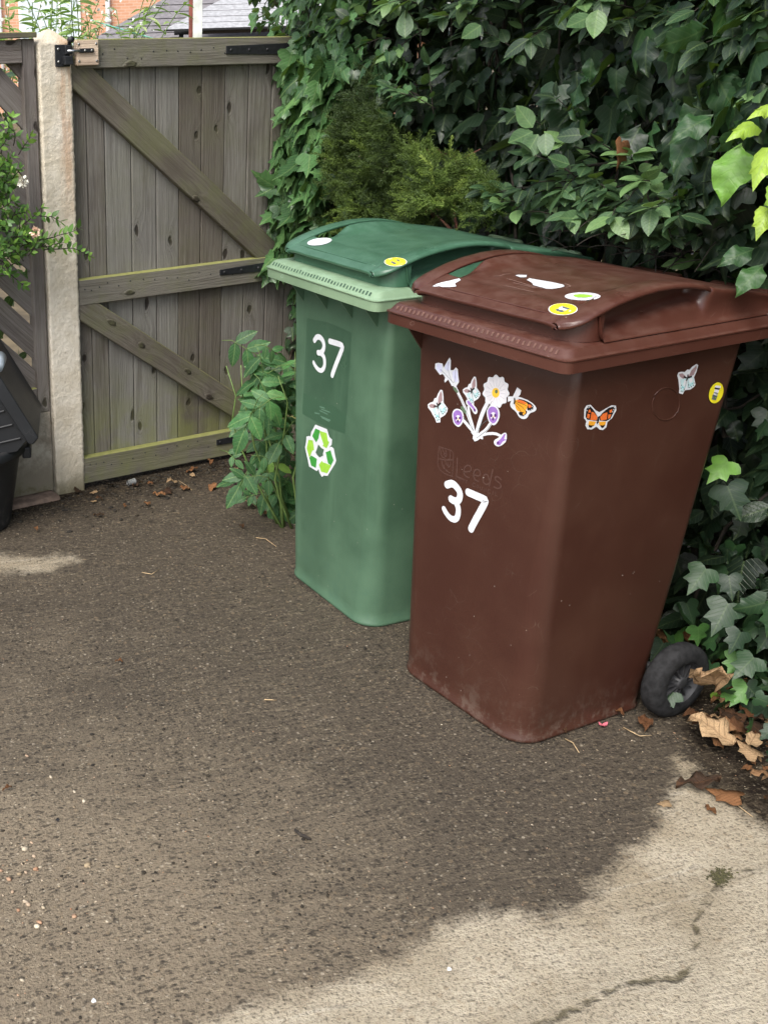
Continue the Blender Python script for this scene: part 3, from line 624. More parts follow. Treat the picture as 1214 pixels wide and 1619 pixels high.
        wheel = bpy.data.objects.new('wheel', None); col.objects.link(wheel); wheel.parent = root
        V, Fc = rev(prof); mesh_np('tyre', V, Fc, M['tyre'], wheel)
        V, Fc = rev([(.303, .058), (.3, .056), (.292, .05), (.286, .038), (.285, .024), (.294, .018), (.3005, .016), (.302, .012), (.302, .0005)]); hub = mesh_np('hub', V, Fc, M['hub'], wheel)
        mb = MB()
        for i in range(12):
            a = 2*math.pi*i/12; d = np.array([0, math.sin(a), math.cos(a)]); e = np.array([0, math.cos(a), -math.sin(a)])
            V = [];
            for rr, xx in ((.017, .2985), (.05, .2965)):
                for sgn in (-.0016, .0016):
                    V += [np.array([s_*xx, .5356-YO, .1])+d*rr+e*sgn, np.array([s_*.284, .5356-YO, .1])+d*rr+e*sgn]
            mb.add(V, [(0, 2, 6, 4), (0, 4, 5, 1), (2, 3, 7, 6), (4, 6, 7, 5), (0, 1, 3, 2)])
        mb.build('hub_ribs', M['hub'], wheel, world=False)
    return root
gbin = make_bin(1, 'green wheelie bin with the dark green lid and recycling arrows sticker, nearer the gate', (M['green'], M['green_rim'], M['green_lid'], M['dirt']))
bbin = make_bin(0, 'brown wheelie bin with butterfly and flower stickers in the foreground', (M['brown'], M['brown_lid'], M['brown_lid'], M['slot_b']))
bpy.context.view_layer.update()

# ---- stickers: traced on the photograph, laid on the bins' own surfaces
dg_ = bpy.context.evaluated_depsgraph_get()
def bvh_of(root, names):
    V = []; Fc = []
    for o in root.children:
        if o.name.split('.')[0] in names:
            e = o.evaluated_get(dg_); me = e.to_mesh(); b = len(V); V += [o.matrix_world @ v.co for v in me.vertices]; Fc += [[i+b for i in p.vertices] for p in me.polygons]; e.to_mesh_clear()
    return BVHTree.FromPolygons(V, Fc)
BV = {0: {'body': bvh_of(bbin, ('body',)), 'lid': bvh_of(bbin, ('lid', 'lid_grip'))}, 1: {'body': bvh_of(gbin, ('body',)), 'lid': bvh_of(gbin, ('lid', 'lid_grip'))}}
def cast(k, part, x, y):
    d = Vector(ray(x, y)).normalized(); h_ = BV[k][part].ray_cast(Vector(CP), d)
    return (h_[0], h_[1] if h_[1].dot(d) < 0 else -h_[1]) if h_[0] else (None, None)
class Sticker:
    def __init__(s, k, part, ref, T=lambda x, y: (x, y)):
        s.k, s.part, s.T = k, part, T; s.V = []; s.F = []; s.m = []; s.mats = []
        p, n = cast(k, part, *T(*ref)); s.n = n; s.p0 = p
        if n is None: raise Exception('sticker ref misses %s %s' % (k, T(*ref)))
    def pt(s, x, y, lay):
        p, n = cast(s.k, s.part, *s.T(x, y))
        if p is None or abs((p-s.p0).dot(s.n)) > .03: p = Vector(onplane(*s.T(x, y), np.array(s.p0), np.array(s.n)))
        return p+s.n*(.0006+(.00035 if s.part == 'body' else .0008)*lay)
    def mi(s, m):
        if m not in s.mats: s.mats.append(m)
        return s.mats.index(m)
    def poly(s, pts, m, lay=0, smooth=0):
        for _ in range(smooth):
            q = []
            for i in range(len(pts)):
                a, b = pts[i], pts[(i+1) % len(pts)]; q += [(a[0]*.75+b[0]*.25, a[1]*.75+b[1]*.25), (a[0]*.25+b[0]*.75, a[1]*.25+b[1]*.75)]
            pts = q
        P = [s.pt(x, y, lay) for x, y in pts]; tri = tessellate_polygon([[Vector((x, y, 0)) for x, y in pts]]); b = len(s.V); s.V += P
        for t_ in tri:
            f = [b+i for i in t_]; nn = (s.V[f[1]]-s.V[f[0]]).cross(s.V[f[2]]-s.V[f[0]])
            if nn.dot(s.n) < 0: f = f[::-1]
            s.F.append(f); s.m.append(s.mi(m))
    def stroke(s, pts, wd, m, lay=0, taper=None, smooth=2):
        for _ in range(smooth):
            q = [pts[0]]
            for a, b in zip(pts[:-1], pts[1:]): q += [(a[0]*.75+b[0]*.25, a[1]*.75+b[1]*.25), (a[0]*.25+b[0]*.75, a[1]*.25+b[1]*.75)]
            pts = q+[pts[-1]]
        P = [s.pt(x, y, lay) for x, y in pts]; n = s.n; b = len(s.V); hw = wd/2; N_ = len(P)
        for i, p in enumerate(P):
            t_ = (P[min(i+1, N_-1)]-P[max(i-1, 0)]).normalized(); sd_ = n.cross(t_).normalized(); f = 1 if not taper else taper[0]+(taper[1]-taper[0])*i/(N_-1)
            s.V += [p+sd_*hw*f, p-sd_*hw*f]
        for i in range(N_-1): s.F.append([b+2*i, b+2*i+1, b+2*i+3, b+2*i+2]); s.m.append(s.mi(m))
        for e, sgn in ((0, -1), (N_-1, 1)):
            t_ = (P[min(e+1, N_-1)]-P[max(e-1, 0)]).normalized()*sgn; sd_ = n.cross(t_).normalized(); c0 = len(s.V); f = 1 if not taper else (taper[0] if e == 0 else taper[1])
            s.V += [P[e]+(sd_*math.cos(a)+t_*math.sin(a))*hw*f for a in np.linspace(0, math.pi, 9)]; s.F.append(list(range(c0, c0+9))); s.m.append(s.mi(m))
    def ell(s, cx, cy, rx, ry, m, lay=0, rot=0, n=20, a0=0, a1=360):
        c_, s__ = math.cos(R(rot)), math.sin(R(rot))
        if s.part == 'lid' and n > 20:
            A_ = [R(360*i/n) for i in range(n)]; b = len(s.V); K = 5
            for q in range(K+1): s.V += [s.pt(cx+q/K*(rx*math.cos(a)*c_-ry*math.sin(a)*s__), cy+q/K*(rx*math.cos(a)*s__+ry*math.sin(a)*c_), lay) for a in A_]
            for q in range(K):
                for i in range(n):
                    f = [b+q*n+i, b+q*n+(i+1) % n, b+(q+1)*n+(i+1) % n, b+(q+1)*n+i]; nn = (s.V[f[2]]-s.V[f[1]]).cross(s.V[f[3]]-s.V[f[2]])
                    s.F.append(f[::-1] if nn.dot(s.n) < 0 else f); s.m.append(s.mi(m))
            return
        s.poly([(cx+rx*math.cos(a)*c_-ry*math.sin(a)*s__, cy+rx*math.cos(a)*s__+ry*math.sin(a)*c_) for a in [R(a0+(a1-a0)*i/n) for i in range(n)]], m, lay)
    def build(s, name, root, label=None, thick=0):
        Mi = root.matrix_world.inverted(); o = mesh_np(name, [tuple(Mi @ v) for v in s.V], s.F, s.mats, root, False, fm=s.m)
        if label: o['label'] = label
        return o
C = dict(org=flat('orange_print', 226, 112, 52), amb=flat('amber_print', 234, 164, 48), blk=flat('black_print', 34, 26, 26), ice=flat('pale_blue_print', 188, 216, 218), mauve=flat('mauve_print', 158, 132, 134), pur=flat('purple_print', 150, 112, 186), dpur=flat('dark_purple_print', 84, 44, 110), lil=flat('lilac_print', 206, 208, 232), sgrn=flat('stem_green', 92, 112, 88), yel=flat('yellow_print', 228, 214, 44), gry=flat('grey_print', 96, 104, 106), pale=flat('pale_print', 220, 218, 222), lg=flat('light_green_print', 150, 200, 66), dgn=flat('dark_green_print', 62, 146, 62), egg=flat('daisy_centre', 236, 190, 62), vein=flat('petal_line', 176, 176, 186), teal=flat('teal_print', 120, 190, 196))
def Z(ox, oy, sc_): return lambda x, y: (ox+x/sc_, oy+y/sc_)
# brown "37"
T3 = Z(680, 690, 9.34)
s = Sticker(0, 'body', (500, 1000), T3); s.stroke([(252, 712), (330, 688), (400, 750), (446, 830), (440, 915), (400, 962), (345, 945), (312, 925)], .0195, WHT, 1); s.stroke([(378, 965), (415, 1040), (418, 1130), (395, 1215), (340, 1228), (285, 1195), (235, 1130), (203, 1068)], .0185, WHT, 0, (1, .8)); s.build('number_sticker', bbin, 'white vinyl digit 3 on the brown bin')
s = Sticker(0, 'body', (700, 1000), T3); s.stroke([(562, 824), (700, 885), (790, 922), (822, 940), (812, 975), (740, 1110), (660, 1250), (603, 1365)], .0195, WHT, 0, smooth=1); s.build('number_sticker', bbin, 'white vinyl digit 7 on the brown bin')
# green "37"
T8 = Z(470, 500, 6.228)
s = Sticker(1, 'body', (300, 400), T8); s.stroke([(173, 236), (198, 198), (240, 212), (268, 270), (262, 330), (235, 362), (208, 358)], .0165, WHT, 1); s.stroke([(235, 362), (268, 400), (274, 480), (252, 532), (220, 535), (185, 500), (163, 455)], .016, WHT, 0, (1, .8)); s.build('number_sticker', gbin, 'white vinyl digit 3 on the green bin')
s = Sticker(1, 'body', (400, 400), T8); s.stroke([(322, 246), (390, 266), (440, 284), (450, 305), (420, 380), (380, 480), (345, 580)], .0165, WHT, 0, smooth=1); s.build('number_sticker', gbin, 'white vinyl digit 7 on the green bin')
# faded label on green bin
fl = plastic('faded_label_green', lin(55, 81, 63), lin(70, 98, 77), lin(60, 92, 76), .3, .01, .1, .9)
dk = plastic('label_band_green', lin(58, 86, 66), lin(62, 92, 71), lin(60, 92, 76), .3, .01, .1, .3)
s = Sticker(1, 'body', (300, 500), T8); s.poly([(96, 20), (300, 60), (535, 160), (522, 400), (485, 960), (470, 1160), (260, 1080), (50, 960), (60, 740)], fl, -1.3)
s.poly([(60, 755), (140, 790), (230, 838), (370, 885), (440, 945), (482, 962), (466, 1157), (260, 1076), (53, 958)], dk, -.9)
lt = flat('label_text_pale', 90, 122, 102)
for L_ in ([(225, 890), (270, 905)], [(240, 915), (320, 945)], [(225, 930), (300, 965)], [(175, 952), (220, 962)], [(235, 985), (325, 1025)], [(245, 1000), (315, 1035)]): s.stroke(L_, .0035, lt, -.5, smooth=0)
for i in range(26):
    a, b = 320+random.random()*95, 500+random.random()*360; s.ell(a, b, 3+random.random()*4, 3+random.random()*5, dk, -.6, n=7)
s.build('worn_label', gbin)
# recycling sticker
s = Sticker(1, 'body', (230, 1330), T8)
out = [(180, 1066), (295, 1112), (318, 1190), (345, 1215), (340, 1265), (318, 1290), (340, 1285), (360, 1300), (385, 1420), (375, 1450), (300, 1572), (262, 1568), (245, 1582), (222, 1545), (212, 1505), (195, 1525), (120, 1480), (78, 1290), (90, 1235), (92, 1185), (120, 1178), (132, 1185), (140, 1140)]
s.poly(out, WHT, 0)
s.poly([(182, 1104), (226, 1124), (212, 1200), (190, 1242), (150, 1180)], C['dgn'], 1); s.poly([(219, 1126), (292, 1150), (305, 1228), (318, 1238), (292, 1300), (250, 1275), (262, 1262), (240, 1200)], C['lg'], 1)
s.poly([(282, 1338), (330, 1320), (360, 1420), (336, 1466), (306, 1450)], C['dgn'], 1); s.poly([(216, 1460), (248, 1420), (252, 1436), (338, 1468), (298, 1546), (240, 1530), (242, 1545)], C['lg'], 1)
s.poly([(112, 1216), (156, 1222), (170, 1316), (152, 1322), (122, 1394), (96, 1300), (108, 1240)], C['lg'], 1); s.poly([(140, 1370), (196, 1404), (186, 1492), (140, 1470), (122, 1396)], C['dgn'], 1)
s.poly([(210, 1262), (240, 1296), (266, 1312), (256, 1350), (258, 1370), (222, 1390), (196, 1362), (184, 1340), (196, 1310)], M['green'], 1.2)
s.build('recycling_sticker', gbin)
# flower sticker and butterflies on brown front
T2 = Z(670, 550, 6.389)
s = Sticker(0, 'body', (550, 600), T2)
wd = .0058
for L_, wf in (([(300, 340), (330, 420), (400, 560), (450, 690), (520, 880)], 1.25), ([(660, 520), (590, 660), (550, 790), (525, 900)], 1.6), ([(345, 690), (400, 730), (460, 800), (500, 850), (520, 910)], 1.25), ([(690, 740), (630, 830), (560, 880), (525, 915)], 1.3), ([(450, 600), (465, 690), (500, 800), (520, 890)], 1.1), ([(530, 905), (620, 868), (720, 862), (780, 890), (800, 905)], 1.0)):
    s.stroke(L_, wd*wf*1.15, WHT, random.random()*.5, smooth=1)
s.poly([(262, 95), (275, 125), (272, 225), (300, 225), (325, 196), (345, 215), (350, 290), (358, 345), (330, 385), (285, 385), (248, 320), (215, 350), (208, 330), (218, 300), (192, 262), (165, 272), (115, 205), (118, 158), (150, 150), (190, 158), (200, 200), (212, 180)], WHT, .8)
for P in ([(260, 120), (265, 220), (240, 230), (212, 205), (225, 170)], [(128, 175), (150, 160), (182, 168), (190, 230), (160, 255), (130, 215)], [(290, 245), (328, 215), (340, 250), (348, 330), (325, 350), (295, 300)]): s.poly(P, C['lil'], 1.4)
for L_ in ([(170, 215), (215, 260), (300, 350)], [(255, 140), (245, 215), (280, 330)], [(325, 220), (318, 300), (312, 350)]): s.stroke(L_, .0009, C['gry'], 1.9, smooth=0)
for P in ([(296, 392), (325, 400), (350, 440), (345, 458), (318, 440), (300, 415)], [(372, 590), (400, 590), (428, 640), (432, 672), (400, 650), (378, 620)]): s.poly(P, WHT, .9); s.poly(P, C['sgrn'], 1.5)
for L_ in ([(350, 470), (400, 560), (440, 660), (505, 840)], [(690, 540), (620, 660), (570, 790), (540, 860)], [(400, 690), (440, 740), (500, 830)], [(640, 730), (590, 770), (560, 820)], [(690, 760), (640, 830), (590, 870), (535, 910)]): s.stroke(L_, .0011, C['gry'], 1.9, smooth=0)
# daisy
dz = [(730 + (128+10*math.sin(11*a))*math.cos(a)*(1), 440+(160+12*math.sin(11*a))*math.sin(a)) for a in [2*math.pi*i/60 for i in range(60)]]
s.poly(dz, WHT, 1.1); dz2 = [(730+(116+10*math.sin(11*a))*math.cos(a), 440+(146+12*math.sin(11*a))*math.sin(a)) for a in [2*math.pi*i/60 for i in range(60)]]; s.poly(dz2, C['pale'], 1.4)
for i in range(15):
    a = 2*math.pi*i/15+.2; s.stroke([(730+48*math.cos(a), 448+62*math.sin(a)), (730+100*math.cos(a), 440+125*math.sin(a))], .0008, C['vein'], 1.8, smooth=0)
s.ell(728, 453, 38, 50, C['egg'], 2, 0); s.ell(735, 440, 14, 20, C['sgrn'], 2.3)
# pansies
for cx_, cy_, sc_ in ((345, 705, 1.), (700, 678, 1.12)):
    s.poly([(cx_+sc_*x, cy_+sc_*y) for x, y in ((-60, -30), (-45, -75), (-10, -95), (35, -80), (58, -40), (62, 10), (45, 60), (15, 95), (-15, 85), (-45, 50))], WHT, 1.2, 1)
    s.poly([(cx_+sc_*x, cy_+sc_*y) for x, y in ((-48, -30), (-36, -64), (-5, -80), (28, -66), (46, -35), (48, 10), (34, 50), (10, 76), (-12, 70), (-36, 42))], C['pur'], 1.8, 1)
    s.ell(cx_+4, cy_+8, 26*sc_, 34*sc_, C['pale'], 2.1); 
    for a, b in ((-14, 4), (22, 2), (2, 34)): s.ell(cx_+a*sc_, cy_+b*sc_, 11*sc_, 16*sc_, C['dpur'], 2.4, n=10)
    s.ell(cx_+8, cy_+14, 6, 8, C['egg'], 2.7, n=8)
s.poly([(425, 530), (450, 515), (500, 570), (545, 620), (540, 665), (510, 670), (475, 600), (430, 570)], WHT, 1.3, 1); s.poly([(438, 535), (455, 530), (500, 585), (532, 630), (520, 652), (490, 605), (445, 565)], C['pur'], 1.8, 1); s.ell(515, 628, 9, 16, C['dpur'], 2.2, n=8)
s.poly([(800, 860), (840, 855), (838, 940), (790, 985), (745, 1000), (708, 970), (712, 930), (760, 905)], WHT, 1.3, 1); s.poly([(815, 868), (828, 870), (812, 920), (840, 925), (800, 945), (770, 985), (735, 975), (738, 950), (775, 920)], C['pur'], 1.8, 0); s.ell(752, 958, 13, 12, C['dpur'], 2.2, n=8)
s.poly([(475, 850), (525, 860), (600, 870), (598, 925), (570, 915), (545, 935), (515, 945), (495, 915), (500, 880)], WHT, .9)
# white sprig that joins the orange butterfly
s.poly([(850, 490), (900, 490), (945, 398), (985, 430), (975, 470), (950, 500), (925, 520), (850, 545)], WHT, 1.0); s.poly([(905, 500), (945, 412), (975, 435), (935, 495)], C['pale'], 1.5)
s.build('flower_sticker', bbin)
def blue_butterfly(T_, c, sc_=1., k=0, flip=1, rot=0., mir=False):
    s = Sticker(k, 'body', c, T_); cr_, sr_ = math.cos(rot), math.sin(rot)
    tr = lambda L_: [(c[0]+sc_*((-x if mir else x)*cr_-y*sr_), c[1]+sc_*((-x if mir else x)*sr_+y*cr_)) for x, y in L_]
    s.poly(tr([(32, -160), (52, -155), (62, -90), (62, -30), (105, 30), (100, 60), (78, 95), (55, 110), (30, 125), (30, 170), (-10, 172), (-22, 136), (-46, 96), (-66, 58), (-95, 22), (-98, -10), (-75, -28), (-42, -40), (-30, -72), (-8, -80), (5, -120)]), WHT, 0)
    s.poly(tr([(36, -148), (48, -120), (50, -50), (30, -30), (6, -5), (10, -80)]), C['mauve'], 1); s.poly(tr([(-86, 0), (-60, -18), (-20, -8), (-5, 8), (-30, 28), (-70, 20)]), C['mauve'], 1)
    s.poly(tr([(10, -8), (50, -25), (80, 10), (95, 45), (70, 80), (45, 95), (20, 40)]), C['ice'], 1); s.poly(tr([(-34, 28), (-4, 14), (22, 90), (24, 150), (0, 155), (-16, 120), (-30, 84), (-52, 48)]), C['ice'], 1)
    for P in ([(24, 0), (48, -14), (66, 14), (52, 34), (34, 28)], [(-14, 34), (0, 30), (12, 70), (6, 96), (-8, 76)]): s.poly(tr(P), C['pale'], 1.2)
    for x, y in ((84, 22), (88, 44), (74, 66), (58, 82), (44, 60), (20, 118), (16, 140), (0, 146), (-12, 120), (-20, 92)): q = tr([(x-5, y-5), (x+5, y-4), (x+4, y+6), (x-5, y+5)]); s.poly(q, C['gry'], 1.4)
    for x, y in ((70, 34), (60, 56), (6, 108), (-4, 104)): q = tr([(x-6, y-6), (x+6, y-5), (x+5, y+7), (x-6, y+6)]); s.poly(q, C['teal'], 1.5)
    for L_ in ([(8, -8), (20, 30), (50, 80)], [(2, 8), (16, 70), (22, 120)]): s.stroke(tr(L_), .0008, C['blk'], 1.6, smooth=0)
    s.stroke(tr([(-4, -24), (6, 0), (4, 26)]), .004, C['blk'], 1.9, smooth=1); s.poly(tr([(4, -10), (36, -36), (40, -20), (16, 4)]), C['blk'], 1.7); s.poly(tr([(0, 2), (-34, -2), (-36, 14), (-4, 14)]), C['blk'], 1.7)
    return s
blue_butterfly(T2, (138, 582)).build('butterfly_sticker', bbin, 'pale blue and mauve butterfly sticker left of the flowers')
s = blue_butterfly(T2, (480, 430), .88, mir=False); s.build('butterfly_sticker', bbin, 'pale blue butterfly sticker with one raised wing above the flowers')
T4 = Z(910, 560, 4.856)
blue_butterfly(T4, (850, 178), .78, rot=.42).build('butterfly_sticker', bbin, 'pale blue butterfly sticker on the side of the brown bin')
# orange half butterfly
s = Sticker(0, 'body', (1000, 600), T2)
s.poly([(905, 500), (960, 490), (1080, 540), (1140, 600), (1130, 640), (1065, 660), (1045, 710), (1000, 722), (960, 700), (930, 640), (880, 605), (868, 560)], WHT, .2, 1)
s.poly([(918, 530), (960, 520), (1030, 545), (1055, 570), (1030, 640), (1010, 650), (945, 640), (925, 600)], C['amb'], 1.0, 1); s.poly([(940, 512), (1000, 520), (1080, 555), (1120, 598), (1095, 630), (1050, 636), (1040, 600), (1030, 560)], C['blk'], .9, 1)
s.poly([(945, 520), (1010, 535), (1038, 556), (1025, 570), (950, 545)], C['org'], 1.4, 0); s.poly([(1052, 570), (1085, 575), (1090, 600), (1060, 605)], C['org'], 1.4); s.poly([(955, 650), (1000, 640), (1040, 630), (1045, 655), (1010, 695), (965, 680)], C['blk'], .95, 1); s.poly([(1000, 660), (1030, 640), (1030, 660), (1005, 680)], C['amb'], 1.5)
for L_ in ([(925, 550), (1000, 600), (1030, 640)], [(925, 570), (970, 620), (985, 650)], [(930, 540), (1010, 570), (1045, 590)]): s.stroke(L_, .001, C['blk'], 1.5, smooth=0)
for a, b in ((1100, 590), (1108, 605), (1090, 622), (1070, 632), (985, 688), (1000, 690), (1020, 680), (972, 684)): s.ell(a, b, 5, 6, WHT, 1.8, n=8)
s.stroke([(918, 512), (920, 540), (915, 560)], .004, C['blk'], 1.8, smooth=0); s.build('butterfly_sticker', bbin, 'orange and amber butterfly sticker seen side-on at the right of the flowers')
# orange butterfly near the corner, on the side face
s = Sticker(0, 'body', (170, 490), T4)
s.poly([(80, 392), (110, 388), (150, 430), (178, 445), (205, 430), (270, 392), (305, 395), (308, 430), (275, 490), (240, 520), (232, 560), (205, 582), (180, 578), (155, 555), (120, 578), (85, 575), (70, 545), (78, 515), (60, 490), (62, 420)], WHT, 0)
s.poly([(92, 398), (112, 402), (142, 440), (165, 480), (160, 512), (85, 502), (72, 480), (76, 425)], C['blk'], .8); s.poly([(290, 400), (300, 412), (285, 450), (262, 495), (232, 512), (180, 508), (178, 478), (205, 445), (250, 410)], C['blk'], .8)
s.poly([(118, 440), (140, 450), (162, 482), (156, 506), (105, 505)], C['org'], 1.3); s.poly([(183, 482), (206, 455), (238, 445), (234, 500), (188, 508)], C['org'], 1.3)
for P in ([(95, 425), (108, 425), (112, 445), (92, 448)], [(85, 455), (106, 460), (98, 495), (82, 485)], [(255, 430), (275, 420), (272, 445), (255, 450)], [(245, 462), (268, 460), (258, 490), (242, 495)]): s.poly(P, C['org'], 1.3)
s.poly([(98, 512), (152, 516), (140, 545), (115, 560), (92, 545)], C['amb'], .9); s.poly([(172, 518), (228, 515), (222, 545), (200, 560), (178, 545)], C['amb'], .9)
for P in ([(96, 540), (110, 545), (135, 545), (112, 565), (96, 558)], [(182, 545), (205, 545), (220, 540), (212, 560), (195, 566)]): s.poly(P, C['blk'], 1.4)
s.stroke([(172, 482), (168, 505), (162, 525)], .005, C['blk'], 1.8, smooth=0)
for a, b in ((88, 408), (98, 405), (80, 432), (292, 408), (286, 425), (278, 440)): s.ell(a, b, 4, 5, WHT, 1.8, n=7)
s.build('butterfly_sticker', bbin, 'open-winged orange butterfly sticker near the corner of the brown bin')
# yellow round stickers
def yellow(k, part, T_, c, rx, ry, rot, name, label, root, side=False):
    s = Sticker(k, part, c, T_); s.ell(c[0], c[1], rx, ry, C['blk'] if side else C['pale'], 0, rot, 28); s.ell(c[0]+(2 if side else 0), c[1], rx*.94, ry*.94, C['yel'], .7, rot, 28)
    cr_, sr_ = math.cos(R(rot)), math.sin(R(rot)); tr = lambda L_: [(c[0]+x*rx*cr_-y*ry*sr_, c[1]+x*rx*sr_+y*ry*cr_) for x, y in L_]
    return s, tr
s, tr = yellow(0, 'body', T4, (1071, 296), 56, 88, 18, '', '', bbin, True)
for P, m in (([(-.35, -.62), (.35, -.7), (.38, -.5), (-.4, -.42)], C['pale']), ([(-.4, -.42), (.36, -.5), (.3, -.32), (-.34, -.28)], C['blk']), ([(-.32, -.28), (.28, -.32), (.28, .2), (-.26, .2)], C['pale']), ([(-.3, -.02), (.26, -.04), (.3, .14), (-.3, .14)], C['gry']), ([(-.36, .2), (.34, .2), (.3, .62), (-.3, .66)], C['gry']), ([(-.1, .3), (.2, .28), (.18, .44), (-.08, .46)], C['lg'])): s.poly(tr(P), m, 1.3)
s.build('round_sticker', bbin, 'yellow round sticker with a picture of a small bin on the side face')
T1 = Z(780, 420, 6.389)
s, tr = yellow(0, 'lid', T1, (700, 442), 148, 60, 0, '', '', bbin)
for P, m in (([(-.12, -.55), (.3, -.2), (.5, -.1), (.35, .15), (0, -.1)], C['gry']), ([(-.3, -.15), (-.05, -.4), (.3, .15), (.2, .3), (-.25, .15)], C['pale']), ([(-.5, .1), (-.35, -.05), (.0, .3), (.15, .45), (-.1, .6), (-.45, .35)], C['gry'])): s.poly(tr(P), m, 1.3)
s.build('round_sticker', bbin, 'yellow round sticker at the front corner of the brown lid')
s = Sticker(0, 'lid', (898, 312), T1); s.ell(898, 312, 180, 40, WHT, 0, 0, 28); s.poly([(800, 300), (880, 292), (960, 300), (1015, 312), (960, 326), (880, 328), (820, 320)], C['lg'], 1, 1); s.build('oval_sticker', bbin, 'white round sticker with a green leaf shape on the brown lid')
s = Sticker(0, 'lid', (550, 190), T1); s.poly([(335, 148), (360, 130), (470, 150), (600, 172), (700, 195), (716, 212), (680, 225), (590, 238), (530, 236), (400, 200), (388, 178)], WHT, .5); s.poly([(218, 102), (250, 95), (335, 98), (330, 120), (270, 122)], WHT, .5)
for L_ in ([(135, 135), (250, 165), (400, 215), (520, 240), (600, 244)], [(720, 185), (785, 210), (730, 222)], [(120, 205), (240, 232), (400, 268)], [(200, 175), (330, 205), (420, 230)], [(0, 110), (60, 108), (110, 88), (165, 86)]): s.stroke(L_, .0026, flat('scuffed_edge', 138, 110, 100), .3, smooth=1)
s.build('worn_white_sticker', bbin, 'torn white sticker remains with scuffed outline on the brown lid')
T5 = Z(640, 340, 3.794)
s = Sticker(0, 'lid', (250, 410), T5); s.poly([(165, 430), (190, 415), (225, 405), (260, 398), (325, 382), (335, 392), (300, 412), (308, 430), (270, 434), (220, 434)], WHT, .6)
for P, m in (([(195, 420), (255, 404), (320, 388), (290, 402), (240, 416)], C['ice']), ([(215, 424), (290, 414), (296, 426), (240, 430)], C['lil'])): s.poly(P, m, 1.4)
s.build('butterfly_sticker', bbin, 'pale butterfly sticker beside the left grip of the brown lid')
T6 = Z(470, 340, 5.781)
s = Sticker(1, 'lid', (240, 250), T6); s.ell(204, 247, 113, 32, WHT, 1.2, -8, 28); 
for P in ([(160, 245), (200, 236), (195, 250), (165, 256)], [(215, 236), (250, 228), (240, 242), (215, 246)], [(190, 256), (240, 246), (235, 256), (200, 262)]): s.poly(P, C['ice'], 2)
s.build('round_sticker', gbin, 'white oval sticker by the left grip of the green lid')
s, tr = yellow(1, 'lid', T6, (898, 430), 104, 41, 0, '', '', gbin)
for P, m in (([(-.6, -.55), (-.3, -.7), (.65, .45), (.3, .7)], C['pale']), ([(0, -.4), (.25, -.5), (.45, -.05), (.3, .0)], C['gry']), ([(-.45, .1), (-.3, -.1), (.0, .25), (.1, .5), (-.15, .6)], C['gry'])): s.poly(tr(P), m, 1.3)
s.build('round_sticker', gbin, 'yellow round sticker at the front corner of the green lid')
# moulded lettering and crest on the brown body
emb = plastic('moulded_relief', lin(80, 55, 48), lin(84, 60, 52), lin(140, 120, 110), .5, .01, .1, .3)
s = Sticker(0, 'body', (600, 560), T3)
for L_ in ([(402, 320), (398, 460), (388, 590)], [(388, 590), (440, 610), (480, 630)],
           [(500, 520), (600, 520), (606, 450), (560, 420), (510, 450), (492, 530), (520, 590), (575, 608)],
           [(640, 565), (735, 590), (742, 520), (700, 478), (655, 500), (635, 570), (660, 640), (710, 665)],
           [(870, 640), (850, 560), (800, 560), (775, 620), (790, 690), (840, 715), (868, 690)], [(925, 490), (900, 600), (872, 730)],
           [(1050, 640), (1000, 590), (955, 600), (960, 640), (1030, 690), (1050, 740), (1010, 775), (940, 745)]):
    s.stroke(L_, .0036, emb, -.5, smooth=1)
for i, L_ in enumerate(([(400, 600), (375, 595), (372, 625), (395, 632)], [(425, 605), (420, 645)], [(440, 622), (470, 628)], [(456, 625), (450, 660)], [(485, 625), (495, 650)], [(510, 632), (495, 650), (490, 675)], [(520, 640), (530, 665)], [(548, 645), (530, 665), (526, 690)])): s.stroke(L_, .0018, emb, -.5, smooth=0)
for a, b, kk in ((645, 715, 'C'), (700, 740, 'O'), (755, 765, 'U'), (812, 790, 'N'), (868, 812, 'C'), (925, 830, 'I'), (975, 850, 'L')):
    G_ = {'C': [(18, -22), (-8, -28), (-18, 0), (-8, 26), (16, 28)], 'O': [(0, -26), (-18, 0), (0, 26), (18, 0), (0, -26)], 'U': [(-16, -28), (-14, 14), (4, 28), (16, 12), (18, -22)], 'N': [(-14, 26), (-12, -28), (12, 26), (16, -22)], 'I': [(2, -26), (-2, 28)], 'L': [(-10, -28), (-12, 24), (14, 32)]}[kk]
    s.stroke([(a+x, b+y) for x, y in G_], .0022, emb, -.5, smooth=0)
s.build('moulded_lettering', bbin)
s = Sticker(0, 'body', (230, 380), T3)
s.stroke([(130, 150), (120, 300), (110, 420), (150, 500), (230, 560), (330, 590)], .0025, emb, -.5, smooth=1); s.stroke([(130, 150), (230, 180), (340, 215), (345, 330), (338, 450), (330, 590)], .0022, emb, -.4, smooth=1)
for L_ in ([(150, 180), (170, 300), (220, 320)], [(180, 170), (200, 240), (250, 270), (230, 200)], [(290, 200), (300, 330), (260, 340)], [(170, 350), (190, 470), (250, 500)], [(220, 350), (240, 420), (300, 450), (300, 380)], [(200, 420), (220, 500), (300, 540)], [(140, 330), (230, 350), (335, 345)], [(260, 380), (275, 460)], [(205, 255), (215, 290), (240, 295), (245, 265)]): s.stroke(L_, .0028, emb, -.45, smooth=1)
s.build('moulded_crest', bbin)
